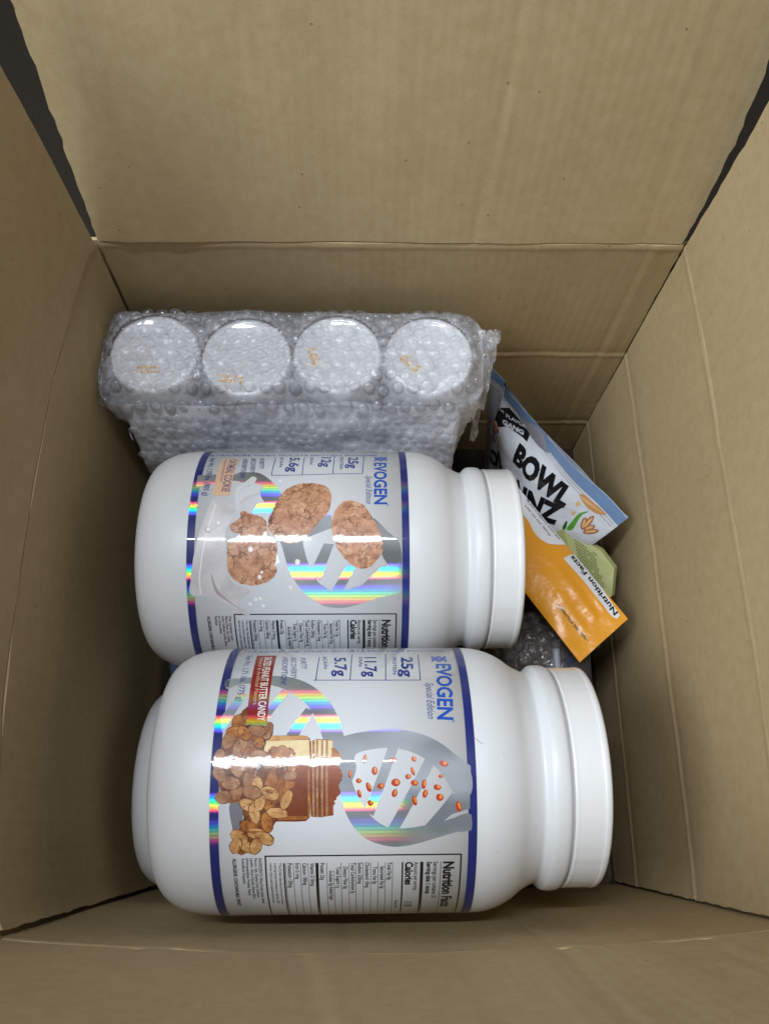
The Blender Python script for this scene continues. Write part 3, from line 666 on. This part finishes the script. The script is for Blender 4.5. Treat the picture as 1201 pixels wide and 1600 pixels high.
FILM = m_film('bubble_film_sheet', .34, bs=.9, rough=.09); FILMB1 = m_film('bubble_film', .06, bs=.4, rough=.17, ior=1.45, fmax=.6); FILMLID = m_film('bubble_film_tight', .04, bs=.6, ior=1.42, rough=.16, fmax=.5); FILMSIDE = m_film('bubble_film_layers', .92, bs=.6, rough=.13); FILMB2 = m_film('bubble_film_outer', .20, bs=.6, rough=.17, ior=1.4, fmax=.34); CLEAR = m_film('clear_film', .05, rough=.05)
LIDSHEET = m_film('bubble_film_stretched', .07, bs=1.0, ior=1.4, rough=.09); LOOSE = m_film('loose_film', .22, bs=.9, rough=.1)
LIDZ = .2465
TUBS = [(-.1413, .2975), (-.0795, .2950), (-.0183, .2975), (.0437, .2965)]
RT = .0298
ORANGE = None
M_, nt, out = mat('date_code_ink'); v = texco(nt)
f = ramp(nt, tnoise(nt, v, 420, 2), [(.42, (0, 0, 0)), (.5, (1, 1, 1))])
princ(nt, out, mixc(nt, f, lin((226, 214, 200)), lin((226, 160, 62))), .5); DATE = M_
SMALLW = m_white('small_tub_white', (226, 227, 230), .4)
b_me = lathe('body', [(.004, .024), (.004, .027), (.008, .0284), (.15, .0284), (.2, .0284), (.206, .027), (.206, .01)], 64, 'Z'); b_me.materials.append(SMALLW)
l_me = lathe('lid', [(.208, .027), (.208, RT), (.232, RT), (LIDZ-.002, RT), (LIDZ-.0006, RT-.0008), (LIDZ, RT-.0024), (LIDZ-.0008, RT-.0034), (LIDZ-.0008, .004)], 64, 'Z'); l_me.materials.append(CAPWHITE)
proto = None
DL = ['small white lid under bubble wrap at the left end, crease of film on its left', 'small white lid under bubble wrap, second from the left, orange date code low on it',
      'small white lid under bubble wrap, third from the left, orange code tilted upright', 'small white lid under bubble wrap at the right end, orange code slanting down']
MARKS = [((-.003, -.0125), .05), ((-.009, -.017), -.12), ((-.0155, -.003), -1.25), ((-.013, -.006), -.75)]
for k, (x, y) in enumerate(TUBS):
    t = empty('supplement_tub', (x, y, 0), DL[k], 'tub', 'small white tubs in bubble wrap')
    link('body', b_me, t); ld = link('lid', l_me, t)
    bm = bmesh.new()
    (mx_, my_), an = MARKS[k]
    for r in range(2):
        for cidx in range(7):
            if random.random() < .08: continue
            w, h = .0016, .0024
            cx, cy = (cidx-3)*.0022, (r-.5)*.0034
            vs = []
            for sx, sy in ((-1, -1), (1, -1), (1, 1), (-1, 1)):
                px, py = cx+sx*w/2*random.uniform(.8, 1.15), cy+sy*h/2
                vs.append(bm.verts.new((mx_+px*math.cos(an)-py*math.sin(an), my_+px*math.sin(an)+py*math.cos(an), LIDZ-.0006)))
            bm.faces.new(vs)
    me = bpy.data.meshes.new('date_code'); bm.to_mesh(me); bm.free(); link('date_code', me, ld, [DATE], False)

WX0, WX1, WY0, WY1, WT = -.1785, .0805, .2625, .3345, .2515
def topz(x, y):
    d = min(math.hypot(x-a, y-b) for a, b in TUBS)
    z = WT-.0045*max(0, min(1, (d-.028)/.012))**1.5
    e = min(x-WX0, WX1-x, y-WY0, WY1-y)
    z -= .0115*max(0, 1-e/.015)**2.0
    return max(z, LIDZ+.0014-max(0, d-.0312)*4)+.0009*noise.noise((x*90, y*90, 3))
def top_surf(a, b):
    x = WX0+(WX1-WX0)*a; y = WY0+(WY1-WY0)*b
    cx, cy, rr = (WX0+WX1)/2, (WY0+WY1)/2, .016
    qx, qy = abs(x-cx)-((WX1-WX0)/2-rr), abs(y-cy)-((WY1-WY0)/2-rr)
    z = topz(x, y)
    if qx > 0 and qy > 0:             # rounded corners of the pack
        k = max(qx, qy)/math.hypot(qx, qy)
        x = cx+math.copysign((WX1-WX0)/2-rr+qx*k, x-cx); y = cy+math.copysign((WY1-WY0)/2-rr+qy*k, y-cy)
    return Vector((x, y, z))
LX, LY = WX1-WX0, WY1-WY0
PER = 2*(LX+LY)
def side_surf(t, w):         # t round the bundle, w down
    s = (t % 1)*PER
    if s < LX: x, y, n = WX0+s, WY0, (0, -1)
    elif s < LX+LY: x, y, n = WX1, WY0+s-LX, (1, 0)
    elif s < 2*LX+LY: x, y, n = WX1-(s-LX-LY), WY1, (0, 1)
    else: x, y, n = WX0, WY1-(s-2*LX-LY), (-1, 0)
    # round the corners
    cx, cy = (WX0+WX1)/2, (WY0+WY1)/2
    rr = .016; qx, qy = abs(x-cx)-(LX/2-rr), abs(y-cy)-(LY/2-rr)
    if qx > 0 and qy > 0:
        k = rr/math.hypot(qx, qy)
        x = cx+math.copysign(LX/2-rr+qx*k, x-cx); y = cy+math.copysign(LY/2-rr+qy*k, y-cy)
        n = (math.copysign(qx, x-cx), math.copysign(qy, y-cy))
    d = .0018*noise.noise((x*45, y*45, w*24))+.0030*noise.noise((x*18, y*18, w*9))-.0025*math.exp(-((w-.22)/.05)**2)+(min(.0155, .058*w) if n[1] < -.5 else -.02*w)
    nv = Vector((n[0], n[1], 0)).normalized()
    sq = .012*(w*.3)
    return Vector((x, y, 0))+nv*d+Vector((0, 0, WT-.0125-w*.215))
bw = empty('bubble_wrap', (0, 0, 0), 'clear bubble wrap around the row of four small white tubs', 'bubble wrap')
ts_ = link('top_sheet', grid_mesh('top_sheet', 130, 40, lambda u, v: top_surf(u, v)), bw, [FILM, LIDSHEET])
for p in ts_.data.polygons:
    if min(math.hypot(p.center.x-q[0], p.center.y+.0012-q[1]) for q in TUBS) < .0284: p.material_index = 1
link('side_sheet', grid_mesh('side_sheet', 180, 24, lambda u, v: side_surf(u, v), True), bw, [FILMSIDE])
def bubbles(name, spots, parent, m, seg=12):
    vs = []; fs = []
    for p, n, r, h in spots:
        n = n.normalized(); t = n.orthogonal().normalized(); bt_ = n.cross(t); b0 = len(vs)
        for rad, hh in ((1, 0), (.97, .38), (.82, .72), (.5, .93)):
            for k in range(seg):
                a = 2*math.pi*k/seg; vs.append(p+(t*math.cos(a)+bt_*math.sin(a))*r*rad+n*h*hh)
        vs.append(p+n*h)
        for j in range(3):
            for k in range(seg): fs.append((b0+j*seg+k, b0+j*seg+(k+1) % seg, b0+(j+1)*seg+(k+1) % seg, b0+(j+1)*seg+k))
        for k in range(seg): fs.append((b0+3*seg+k, b0+3*seg+(k+1) % seg, b0+4*seg))
    me = bpy.data.meshes.new(name); me.from_pydata(vs, [], fs); o = link(name, me, parent, [m]); o['kind'] = 'stuff'; return o
sp = []; spl = []
PT = .0098
nrow = int(LY/(PT*.866)); ncol = int(LX/PT)
for j in range(nrow+1):
    for i in range(ncol+1):
        a = (i+.5*(j % 2))*PT/LX; b = j*PT*.866/LY
        if a > 1 or b > 1: continue
        a += random.uniform(-.003, .003); b += random.uniform(-.01, .01)
        p = top_surf(a, b); e = .01
        n = (top_surf(a+e, b)-top_surf(a-e, b)).cross(top_surf(a, b+e)-top_surf(a, b-e))
        r = PT*.46*random.uniform(.88, 1.04)
        d = min(math.hypot(p.x-q[0], p.y-q[1]) for q in TUBS)
        h = .0017 if d < .028 else .0030
        q = (p, n+Vector((random.uniform(-.2, .2), random.uniform(-.2, .2), 0))*n.length, r, h*random.uniform(.75, 1.1))
        (spl if d < .028 else sp).append(q)
bubbles('bubbles', sp, bw, FILMB1); bubbles('bubbles', spl, bw, FILMLID)
sp = []
PS = .0080; ncirc = int(PER/PS)
for j in range(int(.215*.62/(PS*.86))):
    for i in range(ncirc):
        t = (i+.5*(j % 2))/ncirc; w = (j+.6)*PS*.86/.215
        if w < .03 or random.random() < .05: continue
        t += random.uniform(-.0016, .0016); w += random.uniform(-.004, .004)
        p = side_surf(t, w); e = .004
        n = (side_surf(t+e, w)-side_surf(t-e, w)).cross(side_surf(t, w-.02)-side_surf(t, w+.02))
        sp.append((p, n, PS*.45*random.uniform(.8, 1.0), .0012*random.uniform(.4, 1.1)))
bubbles('bubbles', sp, bw, FILMB2, 10)
# loose film corners at both ends
def film_flap(pts, seed):
    a, b, c, d = [Vector(p) for p in pts]
    def f(u, v):
        p = (a*(1-u)+b*u)*(1-v)+(d*(1-u)+c*u)*v
        return p+Vector((noise.noise((u*5+seed, v*9, 1)), noise.noise((u*6, v*8+seed, 2)), noise.noise((u*6+seed, v*7, 4))))*.0028*(.3+v)
    return link('loose_film', grid_mesh('loose_film', 14, 10, f), bw, [LOOSE])
film_flap([(WX0+.001, .330, .243), (WX0+.003, .275, .240), (WX0-.001, .282, .238), (WX0-.0075, .331, .246)], 1)
film_flap([(WX1-.003, .318, .244), (WX1-.002, .268, .224), (WX1+.003, .270, .218), (WX1+.0125, .316, .247)], 5)
film_flap([(WX1-.001, .300, .235), (WX1-.003, .264, .18), (WX1+.0015, .266, .175), (WX1+.007, .305, .232)], 9)

# ------------------------------------------------------------------ white snack pouch in the far right corner
BO, BA, BW, BH = (.0997, .338, .1605), (.6283, -.7738, -.0803), .1585, .190
def sm(x): x = max(0., min(1., x)); return x*x*(3-2*x)
def norm3(v): k = math.sqrt(sum(x*x for x in v)); return tuple(x/k for x in v)
def lerp3(a, b, t): return tuple(x+(y-x)*t for x, y in zip(a, b))
DL_, DR_ = norm3((.10, -.10, -1)), norm3((-.42, -.22, -.84))
def bag_xyz(a, b, side=1):        # a along the sealed top edge, b down the face (mm); the left side hangs straight, the right side leans in
    u = a/1000/BW; v = b/1000
    t = sm(u*.95)
    d = norm3(lerp3(DL_, DR_, t))
    nb = norm3((BA[1]*d[2]-BA[2]*d[1], BA[2]*d[0]-BA[0]*d[2], BA[0]*d[1]-BA[1]*d[0]))
    if nb[2] < 0: nb = tuple(-x for x in nb)
    k = max(0., math.sin(math.pi*max(0., min(1., u))))**.6
    s = sm((v-.014)/.038)
    off = (.015*s*k+.0006)*side+.004*math.sin(math.pi*u)*(1-s)
    w = (.0016*s*math.sin(v*170+u*5)*max(0, 1-abs(v-.03)/.03)+.0011*math.sin(u*19+v*60)*math.sin(v*90-u*9)*s)*k
    return tuple(o+x*a/1000+y*v+n*(off+w) for o, x, y, n in zip(BO, BA, d, nb))
SO, SA, SW, SH = (.1556, .1081, .135), (.7704, .6376, 0.), .0502, .150
SB = norm3((-.5227, .8408, -.15))
SN = (SA[1]*SB[2]-SA[2]*SB[1], SA[2]*SB[0]-SA[0]*SB[2], SA[0]*SB[1]-SA[1]*SB[0])
SN = norm3(SN if SN[2] > 0 else tuple(-x for x in SN))
def sac_xyz(a, b, side=1):
    u = max(0., min(1., a/1000/SW)); v = b/1000
    s = sm((v-.013)/.035); k = max(0., math.sin(math.pi*u))**.7
    rib = .0019*math.exp(-((u-.60)/.07)**2)+.0013*math.exp(-((u-.36)/.06)**2)+.0011*math.exp(-((u-.80)/.05)**2)
    off = (.0062*s*k+.0005)*side+rib*sm((v-.012)/.006)*max(0., 1-v/.09)
    return tuple(o+x*a/1000+y*v+n*off for o, x, y, n in zip(SO, SA, SB, SN))

BOV = Vector(BO); BN = Vector((-.55, -.45, .7)); W1 = BW*1000
def bag_pt(a, b, lift=0, side=1):
    return Vector(bag_xyz(a, b, side))+Vector((noise.noise((a/40, b/40, 2)), noise.noise((a/40, b/40, 9)), noise.noise((a/30, b/30, 5))))*.0018*side
def surf_of(pt, ref, amax):
    def f(a, b, lift):
        a = max(.25, min(amax-.25, a)); e = .8
        p = pt(a, b); n = (pt(a+e, b)-pt(a-e, b)).cross(pt(a, b+e)-pt(a, b-e)).normalized()
        if n.dot(ref) < 0: n = -n
        return p+n*lift*.00014, n
    return f
bag_surf = surf_of(bag_pt, BN, W1)
def m_pouch(name, rgb, rough=.26, metal=0):
    M, nt, out = mat(name); v = texco(nt)
    n = bump(nt, tnoise(nt, v, 45, 3, .5), .75, .003); n = bump(nt, tnoise(nt, v, 130, 3, .5), .2, .0015, n)
    princ(nt, out, lin(rgb), rough, spec=.5, normal=n, metal=metal); return M
PB = {k: m_pouch('pouch_'+k, c) for k, c in dict(white=(214, 218, 226), blue=(112, 144, 184), grey=(150, 150, 160), black=(22, 22, 26), tan=(206, 150, 92), brown=(150, 84, 48), green=(86, 160, 52), green_dark=(44, 96, 40), sand=(222, 184, 130), rust=(176, 108, 74)).items()}
pouch = empty('snack_pouch', (.12, .29, -.03), 'white stand-up pouch with black bold lettering and blue sealed top edge in the far corner', 'pouch'); pouch['world_built'] = 1
front = link('front_panel', grid_mesh('front_panel', 90, 90, lambda u, v: bag_pt(u*BW*1000, v*BH*1000)), pouch, [PB['white']])
link('back_panel', grid_mesh('back_panel', 30, 30, lambda u, v: bag_pt(u*BW*1000, v*BH*1000, 0, -.8)), pouch, [PB['grey']])
a = Art(4, 4)
a.rect(.2, .2, W1-.2, 11.5, PB['blue'], 3)
a.build('seal_strip', bag_surf, pouch)
a = Art(3, 3)
for y in (14.2, 17.0): a.line([(3+i*(W1-6)/30, y) for i in range(31)], .5, PB['grey'], 1)
a.build('zip_ridge', bag_surf, pouch)
a = Art(3, 3)
Q = [(8.7,39.8),(27.6,17.0),(56.1,17.7),(57.5,26.1),(52.0,26.9),(33.6,32.5),(3.1,68.5)]
a.poly(Q, PB['black'], 2)
def tl(a, s, z, cap, m, bold=.02, lift=3, shear=0):    # text on a plane whose v runs down: mirror into place
    vs, fs = glyphs(s, bold, shear)
    x0 = min(v[0] for v in vs); x1 = max(v[0] for v in vs)
    d = Vector((z[1][0]-z[0][0], z[1][1]-z[0][1])); L = d.length; d.normalize(); e = Vector((d.y, -d.x)); kx = L/(x1-x0); k = cap/CAP
    a.add([(z[0][0]+d.x*(x-x0)*kx+e.x*y*k, z[0][1]+d.y*(x-x0)*kx+e.y*y*k) for x, y in vs], fs, m, lift)
tl(a, 'FLAVOR', [(27.9,28.1),(51.0,17.7)], 3.0, PB['white'], .03)
tl(a, 'GANG', [(27.4,35.6),(51.5,24.9)], 3.6, PB['white'], .05)
tl(a, 'THE', [(19.1,30.0),(24.5,27.5)], 2.0, PB['white'], .02)
tl(a, 'BOWL', [(56.2,47.9),(119.8,33.9)], 16.5, PB['black'], .055)
tl(a, 'GAINZ', [(54.2,81.0),(126.3,48.1)], 16, PB['black'], .055)
tl(a, 'O!', [(19.8,115.2),(46.5,72.9)], 14, PB['black'], .055)
a.build('lettering', bag_surf, pouch)
a = Art(3, 3)
a.blob([(120.5,17.4),(123.8,14.4),(132.2,13.5),(143.9,12.7),(146.1,13.2),(141.7,18.0),(134.8,20.2),(127.1,20.0)], PB['tan'], 2)
a.blob([(121.6,17.2),(130.5,15.7),(143.6,14.3),(135.5,17.1),(126.6,18.5)], PB['sand'], 2.4)
a.blob([(123.7,24.9),(124.5,22.0),(127.5,22.6),(126.8,26.0)], PB['sand'], 2)
a.blob([(127.7,31.4),(130.1,29.7),(131.4,32.3),(129.2,33.8)], PB['sand'], 2)
a.build('nut_print', bag_surf, pouch)
a = Art(3, 3)
a.blob([(136.3,45.2),(134.6,38.0),(133.0,28.4),(136.4,21.8),(135.3,27.8),(137.6,34.6),(140.0,42.1)], PB['green'], 2)
a.blob([(133.1,47.3),(130.6,41.4),(132.1,40.7),(135.6,46.0)], PB['green_dark'], 2)
for z in ([(145.0,35.5),(141.5,21.5)], [(145.9,35.5),(148.0,26.5)], [(144.8,36.3),(138.8,26.8)], [(146.9,37.5),(152.7,27.4)]):
    c = ((z[0][0]+z[1][0])/2, (z[0][1]+z[1][1])/2); d = (z[1][0]-z[0][0], z[1][1]-z[0][1])
    a.ell(c, math.hypot(*d)/2, 2.2, math.atan2(d[1], d[0]), PB['rust'], 2.2)
    a.ell(c, math.hypot(*d)/2.6, 1.0, math.atan2(d[1], d[0]), PB['sand'], 2.4)
a.build('leaf_print', bag_surf, pouch)
a = Art(3, 3)
for z in [(17.7,48.3),(22.0,45.3),(17.1,59.2),(22.0,55.0),(3.7,102.3),(20.4,69.6),(25.1,46.4)]: a.ell(z, random.uniform(2.5, 5), random.uniform(2, 3.6), random.uniform(0, 3), PB[random.choice(['brown', 'rust', 'tan'])], 2+random.random()*.4)
o_ = a.build('crumb_print', bag_surf, pouch); o_['kind'] = 'stuff'; a = Art(3, 3)
for z in [(33.2,49.1),(32.6,59.4)]: a.ell(z, 3, 2.2, .8, PB['sand'], 2.2)
a.build('crumb_print', bag_surf, pouch)

# ------------------------------------------------------------------ orange sachet
SNV = Vector(SN)
def sac_pt(a, b, lift=0, side=1):
    return Vector(sac_xyz(a, b, side))+SNV*.0010*noise.noise((a/14, b/30, 4))*side
sac_surf = surf_of(sac_pt, SNV, SW*1000)
OR = m_pouch('sachet_orange', (224, 152, 40), .34)
OW = m_pouch('sachet_white', (214, 216, 220), .42)
sac = empty('orange_sachet', (.10, .17, .07), 'orange sachet with tear notch and white nutrition panel beside the cookie tub cap', 'sachet'); sac['world_built'] = 1
W2, H2 = SW*1000, SH*1000
def sac_grid(side):
    def f(u, v):
        a_ = u*W2; b_ = v*H2
        if side: pass
        return sac_pt(a_, b_, 0, 1 if side else -.8)
    return f
me = grid_mesh('front_panel', 36, 70, sac_grid(1)); link('front_panel', me, sac, [OR])
link('back_panel', grid_mesh('back_panel', 24, 40, sac_grid(0)), sac, [OR])
a = Art(3, 3)
a.blob([(55.0,66.8),(52.9,71.3),(45.3,75.2),(38.8,80.1),(35.1,86.3),(34.2,94.1),(35.3,100.7),(36.6,104.9),(36.7,111.4),(38.6,119.0),(42.6,134.7),(45.8,149.9),(62.6,152.2),(61.5,129.3),(59.4,105.0),(59.4,85.6),(59.0,71.4)], OW, 1.2)
a.poly([(39.7,65.2),(51.8,63.2),(53.7,60.7),(47.1,5.7),(43.3,5.2),(41.6,8.5)], OW, 1.2)
a.build('white_panel', sac_surf, sac)
def ts(a, s, z, cap, m, bold=.02, lift=2.4):
    vs, fs = glyphs(s, bold)
    x0 = min(v[0] for v in vs); x1 = max(v[0] for v in vs)
    d = Vector((z[1][0]-z[0][0], z[1][1]-z[0][1])); L = d.length; d.normalize(); k = cap/CAP; kx = L/(x1-x0)
    e = Vector((-d.y, d.x)) if SA[0]*SB[1]-SA[1]*SB[0] > 0 else Vector((d.y, -d.x))
    a.add([(z[0][0]+d.x*(x-x0)*kx+e.x*y*k, z[0][1]+d.y*(x-x0)*kx+e.y*y*k) for x, y in vs], fs, m, lift)
a = Art(3, 3); BK = PB['black']
ts(a, 'Nutrition Facts', [(47.2,8.0),(48.2,62.9)], 4.2, BK, .03)
ts(a, 'about 8 servings per container', [(50.8,16.3),(52.6,61.6)], 1.3, BK, .0)
a.build('panel_text', sac_surf, sac); a = Art(3, 3)
ts(a, '◂ TEAR HERE. RECLOSABLE.', [(16.1,7.2),(13.5,40.7)], 1.9, BK, .03)
a.build('tear_text', sac_surf, sac); a = Art(3, 3)
ts(a, 'Finally, you can start', [(44.5,86.1),(44.3,118.4)], 2.0, BK, .006)
ts(a, 'with some Crackberry and fig,', [(48.9,79.0),(49.0,122.0)], 2.0, BK, .006)
ts(a, 'protein blend, one part vegan', [(51.6,78.1),(52.3,118.4)], 1.7, BK, .0)
a.build('lettering', sac_surf, sac)
a = Art(3, 3)
q = [(18.6,0.1),(19.8,-1.4),(17.1,-1.5)]
a.blob(q, BK, 2.4); a.build('tear_notch', sac_surf, sac)

# ------------------------------------------------------------------ pale green packet behind the sachet
M_, nt, out = mat('pale_green_paper'); v = texco(nt)
w = N(nt, 'ShaderNodeTexWave', bands_direction='X'); w.inputs['Scale'].default_value = 90; w.inputs['Distortion'].default_value = .6; nt.links.new(v, w.inputs['Vector'])
princ(nt, out, mixc(nt, tnoise(nt, v, 30, 2), lin((168, 173, 112)), lin((184, 188, 130))), .45)
GP = [(0.1454, 0.2178, 0.1), (0.1582, 0.2188, 0.113), (0.1868, 0.2011, 0.111), (0.1969, 0.1872, 0.108), (0.1946, 0.1661, 0.101), (0.1767, 0.1575, 0.088)]
gp = empty('green_packet', (.17, .19, .06), 'pale green paper packet with fine print wedged behind the orange sachet', 'packet')
def prism(name, pts, th, m, parent):
    bm = bmesh.new(); A = [bm.verts.new(p) for p in pts]; c = (Vector(pts[1])-Vector(pts[0])).cross(Vector(pts[-1])-Vector(pts[0])).normalized()
    if c.z > 0: c = -c
    B = [bm.verts.new(Vector(p)+c*th) for p in pts]; n = len(pts)
    bm.faces.new(A); bm.faces.new(B[::-1])
    for i in range(n): bm.faces.new((A[i], B[i], B[(i+1) % n], A[(i+1) % n]))
    bmesh.ops.recalc_face_normals(bm, faces=bm.faces)
    bmesh.ops.bevel(bm, geom=bm.edges[:], offset=.0003, segments=1, affect='EDGES')
    me = bpy.data.meshes.new(name); bm.to_mesh(me); bm.free(); o = link(name, me, parent, [m], False); return o
gbody = prism('body', [tuple(Vector(p)-Vector((.17, .19, .06))) for p in GP], .006, M_, gp)
bm = bmesh.new()
p0, p1, pd = Vector((0.1646, 0.2136, 0.1124)), Vector((0.1854, 0.1989, 0.1114)), Vector((0.0064, -0.032, -0.0093))
GI = m_plain('green_fine_print', (120, 128, 70), .6)
for k in range(11):
    f = .08+.8*k/11
    a0 = p0+pd*f+(p1-p0)*.06; a1 = p0+pd*f+(p1-p0)*random.uniform(.8, .95)
    n = 9
    for j in range(n):
        if random.random() < .12: continue
        s0, s1 = j/n, (j+.78)/n
        qs = [a0+(a1-a0)*s0, a0+(a1-a0)*s1]; hh = Vector((0, -.0007, -.0001))
        bm.faces.new([bm.verts.new(x-Vector((.17, .19, .06))) for x in (qs[0], qs[1], qs[1]+hh, qs[0]+hh)])
me = bpy.data.meshes.new('fine_print'); bm.to_mesh(me); bm.free(); link('fine_print', me, gp, [GI], False)

# ------------------------------------------------------------------ clear bag with a folded navy garment, lying along the right side
M_, nt, out = mat('navy_cloth'); v = texco(nt)
princ(nt, out, mixc(nt, tnoise(nt, texco(nt, (1, 6, 1)), 60, 3), lin((20, 22, 48)), lin((36, 40, 78))), .85, spec=.2, normal=bump(nt, tnoise(nt, v, 700, 2), .5, .0006))
def slab(name, x0, x1, y0, y1, z0, z1, m, parent, amp=.003, seed=0, nu=24, nv=40, r=.012):
    def f(u, v):
        x = x0+(x1-x0)*u; y = y0+(y1-y0)*v
        e = min(u*(x1-x0), (1-u)*(x1-x0), v*(y1-y0), (1-v)*(y1-y0)); k = max(0, 1-e/r)
        z = z1-(z1-z0)*k**2.5+amp*noise.noise((x*40+seed, y*25, seed))*(1-k)
        return (x, y, z)
    return link(name, grid_mesh(name, nu, nv, f), parent, [m])
ng = slab('navy_garment', .118, .171, .040, .132, .05, .112, M_, None, .004, 3)
tag(ng, 'folded navy cloth inside the clear bag below the orange sachet', 'garment')
cb = empty('plastic_bag', (0, 0, 0), 'clear plastic bag around folded navy cloth beside the right wall', 'bag')
slab('film', .108, .178, -.0455, .140, .047, .118, CLEAR, cb, .006, 8)
WS = m_plain('white_strip', (140, 146, 156), .5)
slab('white_edge', .1385, .1465, .060, .124, .100, .1225, WS, cb, .001, 2, 6, 20, .002)
# ------------------------------------------------------------------ small bundle in bubble wrap between the caps
bb = empty('wrapped_bundle', (.113, .118, .05), 'dark bundle in bubble wrap squeezed between the two tub caps', 'bundle')
DK = m_plain('dark_core', (48, 40, 38), .6)
core = lathe('core', spline([(-.044, .004), (-.042, .018), (-.03, .026), (0, .029), (.03, .026), (.042, .018), (.044, .004)], 4), 40)
K1 = link('core', core, bb, [DK])
def bun(u, v, rr=.0315):
    a = 2*math.pi*u; s = -.046+.092*v
    r = rr*max(.05, 1-abs(v-.5)**3*5)+.002*noise.noise((math.cos(a)*2, math.sin(a)*2, v*7))+.003*math.exp(-((v-.72)/.03)**2)+.0025*math.exp(-((v-.42)/.03)**2)
    return Vector((s, -r*math.sin(a), r*math.cos(a)))
FILMB = m_film('bundle_film', .04, (.95, .92, .9), .9, rough=.14, ior=1.45, fmax=.6)
s_ = link('film', grid_mesh('film', 60, 40, bun, True), bb, [FILMB])
sp = []
for j in range(10):
    for i in range(18):
        u = (i+.5*(j % 2))/18; v = (j+.5)/10; p = bun(u, v); sp.append((p, Vector((0, p.y, p.z)), .0046, .0036))
bubbles('bubbles', sp, bb, FILMB, 10)
bb.location = (.116, .118, .088); bb.rotation_euler = (0, math.radians(-8), math.radians(14))
# black film pouch lying dark behind the bundle
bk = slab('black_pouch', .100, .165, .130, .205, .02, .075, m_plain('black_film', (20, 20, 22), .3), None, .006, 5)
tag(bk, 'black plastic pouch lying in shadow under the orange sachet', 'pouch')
